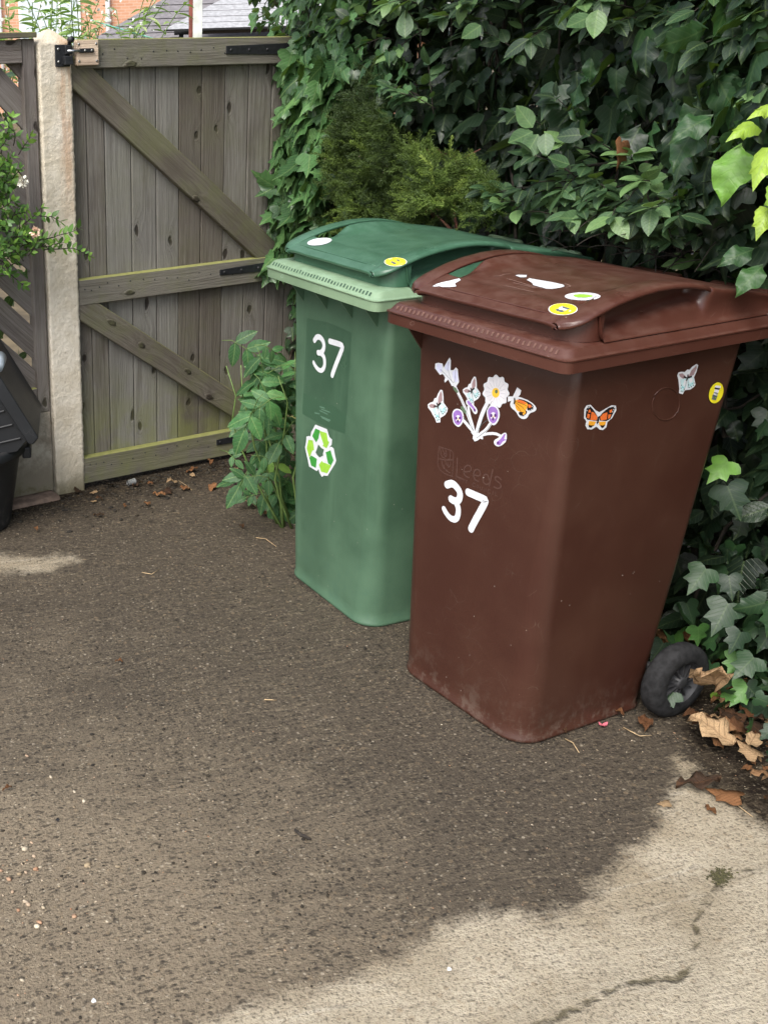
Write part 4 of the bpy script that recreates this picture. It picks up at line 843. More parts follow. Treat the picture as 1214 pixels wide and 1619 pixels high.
# moulded ring on side face
s = Sticker(0, 'body', (690, 385), T4)
rp = [(690+104*math.cos(a)*math.cos(.2)-125*math.sin(a)*math.sin(.2), 382+104*math.cos(a)*math.sin(.2)+125*math.sin(a)*math.cos(.2)) for a in np.linspace(0, 2*math.pi, 40)]
P3 = [s.pt(x, y, -1.5) for x, y in rp]
mb = MB(); mb.tube([tuple(p) for p in P3], .0016, 6, cap=False); mb.build('moulded_ring', M['brown'], bbin, True)

# ================================================================== BLACK BIN (left edge)

BX, BY = -.485, 3.82
BR = empty('black_dustbin', (BX, BY, 0), 0, 'squat round black plastic dustbin with a ribbed lid leaning open at the left edge', 'dustbin')
def revolve(prof, nn=64):
    V = [(r_*math.cos(2*math.pi*i/nn), r_*math.sin(2*math.pi*i/nn), z) for r_, z in prof for i in range(nn)]
    return V, [(j*nn+i, j*nn+(i+1) % nn, (j+1)*nn+(i+1) % nn, (j+1)*nn+i) for j in range(len(prof)-1) for i in range(nn)]
V, Fc = revolve([(.001, .003), (.185, .0), (.197, .004), (.2, .012), (.202, .03), (.212, .09), (.236, .22), (.248, .285), (.25, .3), (.24, .3), (.2, .02), (.001, .02)]); o = mesh_np('body', V, Fc, M['black_pl'], BR)
V, Fc = revolve([(.249, .288), (.262, .283), (.271, .287), (.273, .297), (.271, .314), (.264, .323), (.252, .325), (.246, .318)]); mesh_np('rim', V, Fc, M['black_pl'], BR)
mb = MB(); mb.box((BX, BY, 0), np.array([1., 0, 0]), np.array([0, 1., 0]), GZ, (.255, .287), (-.06, .02), (.262, .305)); mb.build('carry_lug', M['black_pl'], BR, False, .006)
def prism(poly, y0_, y1_):
    n = len(poly); V = [(x, y0_, z) for x, z in poly]+[(x, y1_, z) for x, z in poly]
    return V, [tuple(range(n)), tuple(range(n, 2*n))[::-1]]+[(i, n+i, n+(i+1) % n, (i+1) % n) for i in range(n)]
mb = MB(); mb.add(*prism([(-.62, .56), (-.36, .60), (-.318, .585), (-.205, .365), (-.24, .325), (-.30, .315), (-.62, .315)], 3.66, 3.98)); 
for k in range(5):
    z0_ = .345+k*.05; a = np.array([-.60, 3.657, z0_-.05]); e = np.array([min(-.215-(z0_-.345)*.5, -.2)-.01, 3.657, z0_+.03]); mb.tube([a, e], .0045, 6)
mb.build('lid', M['black_pl'], BR, False, .006)
mb = MB(); mb.add(*prism([(-.335, .70), (-.162, .382), (-.184, .357), (-.20, .362), (-.345, .62)], 3.63, 4.02)); mb.build('lid_flange', M['black_pl'], BR, False, .005)
mb = MB(); c_ = onplane(-4, 572, np.array([-.3, 3.68, .6]), np.array([.1, -1., 0])); mb.tube([c_+np.array([0, -.03, -.01]), c_+np.array([.004, .05, .0])], [.022, .026], 18); gk = mb.build('lid_handle', simple('pale_grey_plastic', lin(150, 160, 168), .4, .1, 40), BR, True); gk['label'] = 'pale grey handle on the black lid'

# ================================================================== LEAVES
def T_ivy(lob=1., curl=.22, fold=.16):
    half = [(.10, -.10), (.26, -.15), (.40, -.08), (.50, .06), (.42, .20), (.30, .30), (.34, .42), (.38, .56), (.27, .56), (.16, .60), (.10, .74)]
    mid = [(0, 0), (0, .1), (0, .25), (0, .4), (0, .6), (0, .8), (0, 1.0)]
    V = []; 
    def z(x, y): return -fold*abs(x)*1.2+.10*math.sin(y*6+abs(x)*9)*abs(x)-curl*(y-.3)**2+.0
    for x, y in mid: V.append((x, y-.02, z(x, y)))
    nm = len(mid); F_ = []
    for s_ in (1, -1):
        b = len(V)
        for x, y in half: xx = x*(1+(lob-1)*(abs(x) > .3)); V.append((s_*xx, y, z(xx, y)+.02*math.sin(17*x+9*y)))
        # fan quads/tris between mid and outline
        link_ = [(0, 0), (0, 1), (1, 2), (1, 3), (2, 4), (2, 5), (3, 6), (3, 7), (4, 8), (4, 9), (5, 10)]
        prev = None; f = []
        seq = [0, 0, 0, 1, 1, 2, 3, 3, 4, 4, 5]
        for i in range(len(half)-1):
            a, c = seq[i], seq[i+1]
            if a == c: f.append((a, b+i, b+i+1))
            else:
                f.append((a, b+i, b+i+1))
                for q in range(a, c): f.append((q, b+i+1, q+1))
        f.append((5, b+10, 6))
        if s_ < 0: f = [t_[::-1] for t_ in f]
        F_ += f
    V = np.array(V); return V, F_, V[:, :2].copy()
def T_oval(w_=.3, pts=7, curl=.15, fold=.25, tip=1.0, wave=0., tooth=0.):
    V = []; F_ = []; ts = np.linspace(0, 1, pts)
    for i, q in enumerate(ts):
        hw = w_*(math.sin(math.pi*q**.85)**.8 if 0 < q < 1 else 0)*(1-.15*q*tip)
        for x in (-1, -.5, 0, .5, 1):
            xx = x*hw*(1+(tooth if i % 2 else -tooth)*(abs(x) == 1)); V.append((xx, q, -curl*(q-.2)**2+fold*abs(xx)*(.8)+wave*math.sin(q*13+x*2)*abs(x)*.1-.25*(abs(xx)**2)*3))
    for i in range(pts-1):
        for j in range(4): a = i*5+j; F_.append((a, a+1, a+6, a+5))
    V = np.array(V); return V, F_, V[:, :2].copy()
def T_spray(n=11, seed=0):
    g = np.random.default_rng(seed); V = []; F_ = []
    def blade(p, d, L, w_):
        d = d/np.linalg.norm(d); s_ = np.cross(d, g.normal(size=3)); s_ /= np.linalg.norm(s_)+1e-9; b = len(V); m_ = p+d*L*.45
        V.extend([p, m_+s_*w_, p+d*L, m_-s_*w_]); F_.append((b, b+1, b+2, b+3))
    for i in range(n):
        y = (i+.5)/n; L = .52*(1-y*.75)
        for s_ in (-1, 1):
            d = np.array([s_*.8, .75, .15*g.normal()]); d /= np.linalg.norm(d); p = np.array([0, y*.9, -.2*(y-.3)**2])
            for k in range(5):
                q = p+d*L*(k/5); 
                blade(q, d+np.array([0, .3, 0])+.55*g.normal(size=3), .13, .016)
            blade(p, d, L, .01)
    blade(np.array([0, 0, 0.]), np.array([0, 1., 0]), .95, .02)
    V = np.array(V); return V, F_, V[:, :2].copy()
def basis(F_, N_):
    F_ = F_/np.linalg.norm(F_, axis=1, keepdims=True); X = np.cross(F_, N_); X /= np.linalg.norm(X, axis=1, keepdims=True)+1e-9; Z_ = np.cross(X, F_); return X, F_, Z_
def scatter(name, tm, P, Fd, Nd, S, rnd, mat, parent, asp=None):
    TV, TF, UV = tm; X, Y, Z_ = basis(np.asarray(Fd, float), np.asarray(Nd, float)); P = np.asarray(P); S = np.asarray(S)[:, None, None]; n = len(P)
    ax = np.ones((n, 3)) if asp is None else asp
    V = P[:, None, :]+S*(TV[None, :, 0:1]*X[:, None, :]*ax[:, 0][:, None, None]+TV[None, :, 1:2]*Y[:, None, :]*ax[:, 1][:, None, None]+TV[None, :, 2:3]*Z_[:, None, :]*ax[:, 2][:, None, None])
    k = len(TV); V = V.reshape(-1, 3)
    if parent is not None:
        Mi = np.array(unrot(parent)); V = V @ Mi[:3, :3].T+Mi[:3, 3]
    Fc = [tuple(i+b for i in f) for b in range(0, n*k, k) for f in TF]
    return mesh_np(name, V, Fc, mat, parent, True, uv=np.tile(UV, (n, 1)), rnd=np.repeat(rnd, k))
def clear(P, zt=1.125):
    P = np.asarray(P, float); ok = np.ones(len(P), bool)
    for bx, by, yw in BIN:
        c_, s_ = math.cos(R(yw)), math.sin(R(yw)); dx, dy = P[:, 0]-bx, P[:, 1]-by; lx, ly = c_*dx+s_*dy, -s_*dx+c_*dy
        ok &= ~((np.abs(lx) < .325) & (ly > -.1) & (ly < .775) & (P[:, 2] < zt-.03*(ly > .6)))
    return ok
def jit(base, amt, n): return np.asarray(base, float)+amt*rng.normal(size=(n, 3))
HA = np.array([.95, 4.5, 0]); HD = np.array([hd[0], hd[1], 0]); HN = np.array([hn[0], hn[1], 0])
CAMD = lambda p: (CP-p)/np.linalg.norm(CP-p)
def hp(x, y, off=0.): return onplane(x, y, HA+HN*off, HN)
def in_poly_samples(poly, n):
    poly = np.array(poly, float); lo, hi = poly.min(0), poly.max(0); out = np.empty((0, 2))
    while len(out) < n:
        q = lo+(hi-lo)*rng.random((n*2, 2)); out = np.vstack([out, q[inside(q, poly)]])
    return out[:n]
def lump(P, s=5., seed=3): return vnoise(np.asarray(P), s, seed)*1.6
g1, g2, g3 = lin(46, 78, 44), lin(66, 104, 56), lin(98, 138, 76)
M['ivy'] = leafmat('ivy_leaf', [(0, lin(24, 44, 28)), (.35, lin(50, 84, 48)), (.75, lin(88, 130, 76)), (.93, lin(124, 166, 98)), (1, lin(150, 190, 90))], .36, .18, .3, .6)
M['bigivy'] = leafmat('large_ivy_leaf', [(0, lin(18, 30, 23)), (.5, lin(32, 54, 36)), (.88, lin(46, 78, 44)), (.97, lin(84, 130, 58)), (1, lin(110, 156, 62))], .42, .2, .10, .25, .38)
M['oval'] = leafmat('oval_leaf', [(0, lin(28, 46, 32)), (.5, lin(50, 78, 50)), (.85, lin(74, 104, 66)), (1, lin(104, 136, 82))], .45, .18, .22, .4)
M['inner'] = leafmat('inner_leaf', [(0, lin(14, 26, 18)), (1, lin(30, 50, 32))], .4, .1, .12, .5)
M['lime'] = leafmat('young_leaf', [(0, lin(130, 176, 62)), (1, lin(186, 214, 82))], .42, .35, .35, .5)
M['conifer'] = leafmat('conifer_spray', [(0, lin(40, 54, 28)), (.5, lin(84, 104, 44)), (.85, lin(116, 138, 60)), (1, lin(148, 166, 82))], .6, .1, 0, 0, .3)
M['sap'] = leafmat('sapling_leaflet', [(0, lin(38, 72, 42)), (.6, lin(62, 108, 62)), (.9, lin(82, 134, 74)), (1, lin(140, 180, 80))], .5, .22, .35, .7, .4)
M['small'] = leafmat('small_oval_leaf', [(0, lin(52, 88, 34)), (.5, lin(84, 130, 52)), (1, lin(140, 182, 78))], .35, .25, .2, .3)
M['weed'] = leafmat('weed_leaf', [(0, lin(110, 146, 70)), (.6, lin(158, 190, 108)), (1, lin(206, 220, 160))], .6, .35, .1, .2)  # pale tones put the overexposed background brightness into the leaf colour
M['dead'] = leafmat('dead_leaf', [(0, lin(70, 48, 36)), (.35, lin(128, 82, 50)), (.7, lin(170, 120, 80)), (1, lin(206, 172, 132))], .6, .15, .4, 1., .3, lin(110, 76, 50))
_t = M['dead'].node_tree; _oi = _t.nodes.new('ShaderNodeObjectInfo'); _m = _t.nodes.new('ShaderNodeMath'); _m.operation = 'MULTIPLY_ADD'; _m.inputs[1].default_value = .9
_a = [n for n in _t.nodes if n.type == 'ATTRIBUTE'][0]; _r = [n for n in _t.nodes if n.type == 'VALTORGB'][0]; _s = _t.nodes.new('ShaderNodeMath'); _s.operation = 'SUBTRACT'; _s.inputs[1].default_value = .5
_t.links.new(_oi.outputs['Random'], _m.inputs[0]); _t.links.new(_a.outputs['Fac'], _s.inputs[0]); _t.links.new(_s.outputs[0], _m.inputs[2]); _t.links.new(_m.outputs[0], _r.inputs[0])
ivyT = T_ivy(); ivyT2 = T_ivy(.75, .5, .3); ivyT3 = T_ivy(1.1, -.2, -.15); ovT = T_oval(.30, 8, .25, .3); ovT2 = T_oval(.34, 8, -.1, .45); ovW = T_oval(.36, 9, .5, .15, 1., 1.2)
def drape(name, parent, mat, pts, size, tm=(ivyT, ivyT2, ivyT3), tipdown=1., out=.7, up=.45, seed=0, rmap=None):
    """ivy-like leaves hanging on a surface whose outward direction is known"""
    pts = np.asarray(pts); n = len(pts); tmi = rng.integers(0, len(tm), n)
    outd = np.array([HN[0], HN[1], 0]); 
    N_ = jit(outd*out+np.array([0, 0, up]), .38, n); Fd = jit(np.array([0, 0, -tipdown])+outd*.25, .42, n)
    S = size*(.55+.75*rng.random(n)); rn = rng.random(n) if rmap is None else rmap(pts)
    V = []
    # merge the different templates into one foliage mesh
    allV, allF, allU, allR, b = [], [], [], [], 0
    for k, t_ in enumerate(tm):
        m_ = tmi == k
        if not m_.any(): continue
        TV, TF, UV = t_; X, Y, Z_ = basis(Fd[m_], N_[m_]); VV = pts[m_][:, None]+S[m_][:, None, None]*(TV[None, :, 0:1]*X[:, None]+TV[None, :, 1:2]*Y[:, None]+TV[None, :, 2:3]*Z_[:, None])
        kk = len(TV); VV = VV.reshape(-1, 3); allV.append(VV); allF += [tuple(i+b+q for i in f) for q in range(0, m_.sum()*kk, kk) for f in TF]; b += len(VV); allU.append(np.tile(UV, (m_.sum(), 1))); allR.append(np.repeat(rn[m_], kk))
    Vn = np.vstack(allV); Mi = np.array(unrot(parent)); Vn = Vn @ Mi[:3, :3].T+Mi[:3, 3]
    return mesh_np(name, Vn, allF, mat, parent, True, uv=np.vstack(allU), rnd=np.concatenate(allR))
def px_pts(poly, n, off0, off1, lumpamp=.08, z0=None):
    q = in_poly_samples(poly, n); P = []
    for x, y in q:
        p0 = hp(x, y, off0); o_ = off0+lumpamp*float(lump([p0], 6.)[0])+(off1)*(rng.random()-.6); P.append(hp(x, y, o_))
    P = np.array(P); return P[(P[:, 2] > .03) & clear(P)]
# --- hedge interior: dark mass of leaves (behind everything)
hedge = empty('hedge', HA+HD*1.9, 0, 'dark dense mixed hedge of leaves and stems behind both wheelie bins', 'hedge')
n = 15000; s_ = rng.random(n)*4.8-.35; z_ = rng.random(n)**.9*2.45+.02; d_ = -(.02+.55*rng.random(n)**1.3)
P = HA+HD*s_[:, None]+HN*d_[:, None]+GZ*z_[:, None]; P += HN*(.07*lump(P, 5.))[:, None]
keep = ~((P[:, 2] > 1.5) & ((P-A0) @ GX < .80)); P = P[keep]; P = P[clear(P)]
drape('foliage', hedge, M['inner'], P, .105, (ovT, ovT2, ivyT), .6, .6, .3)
mb = MB()
for i in range(60):
    s0 = rng.random()*4.6-.2; p = HA+HD*s0+HN*(-.12-.25*rng.random()); L_ = [p]; d = np.array([0, 0, 1.])+.25*rng.normal(size=3)
    for k in range(9): d = d+.22*rng.normal(size=3)+np.array([0, 0, .15]); d -= HN*(d @ HN)*.9; d /= np.linalg.norm(d); L_.append(L_[-1]+d*.24)
    mb.tube(L_, list(np.linspace(.011, .003, len(L_))), 5)
mb.build('stems', M['darkbark'], hedge, True)

def twig_shrub(root, mat, starts, nleaf, leaf_size, tm, seglen, droop=.35, spread=1., bark='darkbark', rlo=0., rhi=1., whorl=3, dir0=None, rad=.0022):
    PV, FV, NV, SV, RV = [], [], [], [], []; mb = MB()
    for p in starts:
        p = np.array(p, float); d = HN*.75*spread+np.array([0, 0, .35])+.55*rng.normal(size=3) if dir0 is None else dir0+.45*rng.normal(size=3)
        d /= np.linalg.norm(d); L_ = [p.copy()]; ph = rng.random()*6.28; base = rlo+(rhi-rlo)*rng.random(); k_ = nleaf+int(rng.integers(-1, 2))
        for i in range(k_):
            d = d+np.array([0, 0, -droop*.22])+.1*rng.normal(size=3); d /= np.linalg.norm(d); p = p+d*seglen*(.8+.4*rng.random()); L_.append(p.copy())
            m_ = whorl if i == k_-1 else 1+(i % 2)
            for j in range(m_):
                ph += 2.4 if m_ > 1 else 3.0; a = np.cross(d, [0, 0, 1.]); a /= np.linalg.norm(a)+1e-9; b = np.cross(a, d)
                side = a*math.cos(ph)*1.1+b*math.sin(ph)*.45; f = d*.75+side+np.array([0, 0, -.12])+.12*rng.normal(size=3)
                nn = np.array([0, 0, .75])+HN*.55+.28*rng.normal(size=3); nn = nn+d*-.2
                if not clear([p], 1.17)[0]: continue
                PV.append(p+f*.004); FV.append(f); NV.append(nn); SV.append(leaf_size*(.6+.55*rng.random())*(.8+.3*i/k_)); RV.append(np.clip(base+.18*rng.normal(), 0, 1))
        mb.tube(L_, list(np.linspace(rad, rad*.45, len(L_))), 4)
    f = scatter('foliage', tm, PV, FV, NV, SV, np.array(RV), mat, root); mb.build('twigs', M[bark], root, True); return f
# --- oval-leaved shrub across the top and middle
shrub = empty('oval_leaved_shrub', HA+HD*1.7+HN*-.1, 0, 'tall shrub with dull green oval leaves on arching twigs behind and above the bins', 'shrub')
R1 = [(520, -700), (1500, -700), (1500, 150), (1100, 60), (900, 60), (800, 100), (700, 90), (560, 120), (470, 90), (415, 20), (380, -100), (460, -420)]
R2 = [(830, 300), (920, 240), (1000, 250), (1080, 300), (1150, 340), (1240, 420), (1240, 470), (1100, 430), (980, 410), (880, 400), (835, 380)]
R3 = [(560, 120), (700, 95), (700, 240), (660, 330), (590, 310), (560, 200)]
st = [hp(x, y, .02+.10*lump([hp(x, y)], 5.)[0]+.06*rng.random()) for x, y in np.vstack([in_poly_samples(R1, 760), in_poly_samples(R2, 85), in_poly_samples(R3, 20)])]
st += [hp(x, y, .05) for x, y in ((905, 225), (930, 215), (945, 250), (870, 215), (930, 330))]
twig_shrub(shrub, M['oval'], st, 5, .064, ovT, .026, .5)
mb = MB()
for i in range(26):
    s0 = .6+rng.random()*2.; p = HA+HD*s0+HN*(-.1+.08*rng.random())+GZ*(.9*rng.random()); L_ = [p]; d = np.array([0, 0, 1.])
    for k in range(9): d = d+.3*rng.normal(size=3)+np.array([0, 0, .1]); d -= HN*(d @ HN)*.9; d /= np.linalg.norm(d); L_.append(L_[-1]+d*.17)
    mb.tube(L_, list(np.linspace(.006, .002, len(L_))), 5)
mb.build('branches', M['darkbark'], shrub, True)
# --- ivy at the gate end
ivy = empty('climbing_ivy', (.93, 4.3, 0), 0, 'pale-edged green ivy hanging over the hinge end of the gate', 'ivy')
IV = [(432, 110), (470, 75), (540, 95), (552, 150), (520, 230), (512, 330), (530, 372), (470, 385), (450, 420), (425, 430), (412, 395), (425, 330), (408, 280), (408, 240), (425, 190), (418, 140)]
rm_ = lambda p: np.clip(.25+.6*rng.random(len(p))**1.1, 0, 1)
P = px_pts(IV, 620, .15, .10, .05); drape('foliage', ivy, M['ivy'], P, .092, rmap=rm_)
P = px_pts([(500, 60), (640, 60), (650, 180), (600, 200), (540, 230), (505, 230)], 110, .12, .08, .05); drape('foliage', ivy, M['ivy'], P, .06, rmap=lambda p: .1+.5*rng.random(len(p)))
P = px_pts([(400, 20), (450, -40), (560, -60), (560, 110), (470, 100), (420, 80)], 170, .08, .1, .04); drape('foliage', ivy, M['ivy'], P, .065, rmap=rm_)
P = px_pts([(415, 400), (470, 380), (470, 560), (440, 560), (452, 470)], 60, .06, .08, .03); drape('foliage', ivy, M['ivy'], P, .05, rmap=lambda p: rng.random(len(p))*.5)
mb = MB()
for i in range(16):
    x = 425+rng.random()*110; p = hp(x, 640, -.02); L_ = []
    for k in range(9): L_.append(hp(x+rng.normal()*9, 640-k*72, .02+.03*rng.random()))
    mb.tube(L_, list(np.linspace(.006, .002, len(L_))), 5)
mb.build('stems', M['greybark'], ivy, True)
# --- conifer
con = empty('conifer_shrub', hp(640, 420), 0, 'feathery olive green conifer shrub growing behind the green bin', 'conifer')
CO = [(520, 250), (540, 170), (575, 150), (610, 185), (650, 230), (700, 245), (760, 262), (792, 300), (785, 350), (760, 372), (690, 372), (640, 362), (590, 358), (545, 335), (525, 290)]
CO2 = [(525, 150), (570, 110), (600, 170), (560, 260), (515, 300), (515, 200)]
q = np.vstack([in_poly_samples(CO, 1500), in_poly_samples(CO2, 150), in_poly_samples([(500, 300), (800, 300), (800, 430), (500, 420)], 300)])
Pc = np.array([hp(x, y, .13+.10*rng.random()+.06*float(lump([hp(x, y)], 9., 5)[0])) for x, y in q])
rc = np.clip(.42+.28*lump(Pc, 14., 9)+.2*rng.normal(size=len(Pc)), 0, 1); rc[1500:1650] *= .35; Pc[1500:1650] += HN*-.06; rc[:1500] *= np.clip((q[:1500, 1]-150)/110, .25, 1)
okc = clear(Pc, 1.125)
for k in range(3):
    m_ = (np.arange(len(Pc)) % 3 == k) & okc
    scatter('foliage', T_spray(9, k), Pc[m_], jit(HN*.6+np.array([0, 0, .35]), .5, m_.sum()), jit([0, 0, 1.], .5, m_.sum()), .06*(.6+.7*rng.random(m_.sum())), rc[m_], M['conifer'], con)
mb = MB()
for i in range(14):
    x, y = 560+rng.random()*200, 360; L_ = [hp(x+k*rng.normal()*7, 460-k*32, -.06+.012*k) for k in range(8)]; mb.tube(L_, list(np.linspace(.008, .002, 8)), 5)
mb.build('branches', simple('red_brown_bark', lin(92, 58, 46), .9, .3, 80), con, True)
# --- large-leaved ivy on the right
big = empty('large_leaved_ivy', HA+HD*2.5, 0, 'glossy large-leaved dark ivy hanging at the right and down behind the brown bin', 'ivy')
B1 = [(1000, 60), (1500, -500), (1600, 200), (1500, 520), (1240, 470), (1150, 380), (1060, 300), (1040, 200), (900, 200), (850, 130), (930, 80)]
P = px_pts(B1, 640, .12, .14, .08); drape('foliage', big, M['bigivy'], P, .098, (ivyT2, ovW, ovW, ivyT), 1., .7, .35, rmap=lambda p: rng.random(len(p))*.9)
B2 = [(1175, 540), (1300, 440), (1700, 300), (1700, 1300), (1290, 1300), (1205, 1030), (1120, 1000), (1060, 960), (1085, 880), (1110, 780), (1150, 640)]
P = px_pts(B2, 1050, .03, .12, .05); drape('foliage', big, M['bigivy'], P, .066, (ivyT2, ivyT, ovW), 1., .9, .15, rmap=lambda p: rng.random(len(p))**1.6*.9)
B0 = [(560, 60), (1000, 60), (1000, 330), (800, 380), (700, 250), (560, 130)]
P = px_pts(B0, 230, -.04, .12, .06); drape('foliage', big, M['bigivy'], P, .085, (ovW, ivyT2, ivyT), rmap=lambda p: rng.random(len(p))*.6)
# named single leaves seen in the photograph: (px, py, size, tip direction in picture)
def placed(lst, tm, mat, off, parent, name='foliage'):
    PV, FV, NV, SV, RV = [], [], [], [], []
    for x, y, px_len, a, r_ in lst:
        p = hp(x, y, off); dist = (p-CP) @ fw; f = CR*math.cos(R(a))+CU*math.sin(R(a)); PV.append(p); FV.append(f+HN*.2); NV.append(CAMD(p)+GZ*.6+.2*rng.normal(size=3)); SV.append(px_len*dist/F); RV.append(r_)
    return scatter(name, tm, PV, FV, NV, SV, np.array(RV), mat, parent)
placed([(1192, 195, 50, -150, .55), (1216, 235, 70, -110, .7), (1214, 330, 52, -105, .8), (1228, 165, 50, -160, .8), (1235, 290, 60, -100, .3)], T_ivy(.7, .5, .4), M['lime'], .3, big, 'young_leaves')
placed([(1172, 230, 88, -105, 1.), (1125, 185, 66, -155, .88), (1190, 395, 52, -160, .88), (1205, 420, 56, -130, .9), (1095, 210, 60, -120, .8)], ovW, M['bigivy'], .25, big)
placed([(1180, 1085, 44, -125, .97), (1190, 1040, 50, -130, .7), (1170, 1000, 42, -110, .5), (1150, 730, 50, -130, .99), (1150, 770, 60, -60, .5), (1205, 1180, 50, 150, .98), (1195, 1250, 60, -110, .99), (1205, 1215, 44, 30, .95), (1115, 900, 52, -120, .8), (1150, 955, 60, -110, .6)], ivyT, M['bigivy'], .1, big)
placed([(842, 202, 44, 120, .9), (842, 208, 46, -150, .75), (850, 212, 50, -110, .8), (862, 210, 40, -80, .85), (955, 330, 40, -70, .7), (1010, 330, 36, -50, .8), (925, 345, 44, 180, .8), (900, 260, 38, 160, .6), (935, 25, 48, -150, .8), (945, 15, 50, -90, .95), (640, 60, 42, 80, .8), (760, 40, 40, -140, .8)], ovT2, M['oval'], .22, shrub)
# --- ivy and seedlings on the ground at the right
low = empty('ground_ivy', (1.66, 2.3, 0), 0, 'low ivy spreading over dead leaves at the lower right edge', 'ivy')
P = []
while len(P) < 330:
    a = np.array([rng.normal()*.10, 0, 0]); s0 = 1.95+rng.random()*1.9; o_ = .05+abs(rng.normal())*.08-.12*rng.random(); z = abs(rng.normal())*.10+.02; P.append(HA+HD*s0+HN*o_+GZ*z)
drape('foliage', low, M['bigivy'], P, .056, (ivyT, ivyT3), .5, .7, .55, rmap=lambda p: .3+.68*rng.random(len(p)))
placed([(1135, 1105, 30, 60, .2), (1128, 1125, 42, -60, .9), (1145, 1130, 36, -100, .6)], ivyT, M['lime'], .08, low, 'young_leaves')
mb = MB()
for i in range(12):
    s0 = 2.+rng.random()*1.2; L_ = [HA+HD*(s0+.05*k)+HN*(.02+.03*rng.random())+GZ*(.012+.03*rng.random()) for k in range(6)]; mb.tube(L_, .0018, 5)
mb.build('runners', M['greybark'], low, True)
# --- sapling between gate and green bin
sp = gnd(455, 835); sap = empty('ash_seedling', (sp[0], sp[1], 0), 0, 'leafy green seedling with toothed leaflets between the gate and the green bin', 'seedling')
SN = CAMD(np.array([sp[0], sp[1], .4])); leafT = T_oval(.27, 9, .25, .3, 1., .2, .05)
SAP = [(470, 545), (468, 850), (440, 845), (425, 800), (375, 790), (360, 745), (385, 700), (370, 650), (385, 610), (400, 570), (430, 545)]
q = in_poly_samples(SAP, 50); q = np.vstack([q, [(430, 640), (440, 700), (412, 730), (378, 770), (448, 845), (415, 590), (440, 560), (395, 655), (440, 840)]])
PV, FV, NV, SV, RV = [], [], [], [], []; mb = MB()
for x, y in q:
    if rng.random() < .12: continue
    p = onplane(x, y, np.array([sp[0], sp[1], 0])+np.array([0, 1, 0])*(.12*rng.normal()+.08), np.array([.2, -1, 0])); 
    if p[2] < .02: p[2] = .03
    a = R(-170+rng.random()*150); d = CR*math.cos(a)+CU*math.sin(a)+.3*rng.normal()*fw; d /= np.linalg.norm(d); side = np.cross(d, SN); side /= np.linalg.norm(side); base = .25+.5*rng.random(); ls = .098*(.5+.6*rng.random())
    st_ = p-d*ls*1.1; mb.tube([st_-d*.04-GZ*.02, st_, p], .0014, 4)
    nrm = SN*.7+GZ*.7+.2*rng.normal(size=3)
    for k, (f, o_) in enumerate(((d, 1.), (d*.6+side*.8, .6), (d*.6-side*.8, .6), (d*.45+side*.9, .15), (d*.45-side*.9, .15))):
        if k > 2 and rng.random() < .35: continue
        PV.append(st_+d*ls*1.0*o_); FV.append(f+.08*rng.normal(size=3)); NV.append(nrm+.12*rng.normal(size=3)); SV.append(ls*(1. if k == 0 else .85)); RV.append(np.clip(base+.15*rng.normal(), 0, 1))
scatter('foliage', leafT, PV, FV, NV, SV, np.array(RV), M['sap'], sap)
for i in range(7):
    L_ = [np.array([sp[0]+.02*rng.normal(), sp[1]+.03+.03*rng.normal(), 0])]
    for k in range(6): L_.append(L_[-1]+np.array([.02*rng.normal()-.015, .02*rng.normal(), .1]))
    mb.tube(L_, list(np.linspace(.005, .002, 7)), 5)
mb.build('stems', M['greenstem'], sap, True)
# --- small-leaved shrub at the left
cot = empty('small_leaved_shrub', A0+GX*-.35+GN*.12, 0, 'arching shrub with small oval leaves and pale blossoms in front of the left fence', 'shrub')
CT = [(-160, 130), (-30, 200), (8, 245), (22, 305), (48, 340), (55, 375), (60, 400), (40, 425), (5, 435), (-40, 480), (-160, 520)]
FN = GN; PL = A0+GN*.12
PV, FV, NV, SV, RV = [], [], [], [], []; mb = MB()
def cot_twig(p, d, k_, seg=.017, size=.028):
    L_ = [p.copy()]; ph = 0
    for i in range(k_):
        d = d+.16*rng.normal(size=3); d /= np.linalg.norm(d); p = p+d*seg; L_.append(p.copy()); a = np.cross(d, FN+.3*rng.normal(size=3)); a /= np.linalg.norm(a)
        for s_ in ((1, -1) if i < k_-1 else (1, -1, 0)):
            PV.append(p.copy()); FV.append(d*(.8 if s_ else 1.)+a*s_); NV.append(FN*.5+GZ*.7+.4*rng.normal(size=3)); SV.append(size*(.65+.55*rng.random())); RV.append(rng.random())
    mb.tube(L_, list(np.linspace(.0022, .001, len(L_))), 4)
for x, y in in_poly_samples(CT, 280):
    p = onplane(x, y, PL+GN*(.09*rng.random()-.05), GN); cot_twig(p, GX*.6+GZ*.35+.7*rng.normal(size=3)+GN*.2, int(rng.integers(3, 6)))
for x, y, dx, dz, k_ in ((22, 230, .1, 1., 5), (70, 395, 1., .02, 10), (62, 380, 1., .15, 8), (40, 395, 1., .1, 8), (60, 340, .8, -.2, 5), (10, 220, .2, 1., 4), (30, 245, .4, .8, 4)):
    cot_twig(onplane(x, y, PL+GN*.03, GN), GX*dx+GZ*dz, k_, .018, .03)
scatter('foliage', T_oval(.26, 6, .15, .2), PV, FV, NV, SV, np.array(RV), M['small'], cot)
for i in range(13):
    b = A0+GX*(-.52-.4*rng.random())+GN*(.05+.06*rng.random()); L_ = [b]; d = np.array([0, 0, 1.])
    for k in range(9): d = d+.16*rng.normal(size=3)+GZ*.2; d -= GN*(d @ GN)*.9; d /= np.linalg.norm(d); L_.append(L_[-1]+d*.12)
    mb.tube(L_, list(np.linspace(.006, .0018, len(L_))), 5)
mb.build('stems', M['darkbark'], cot, True)
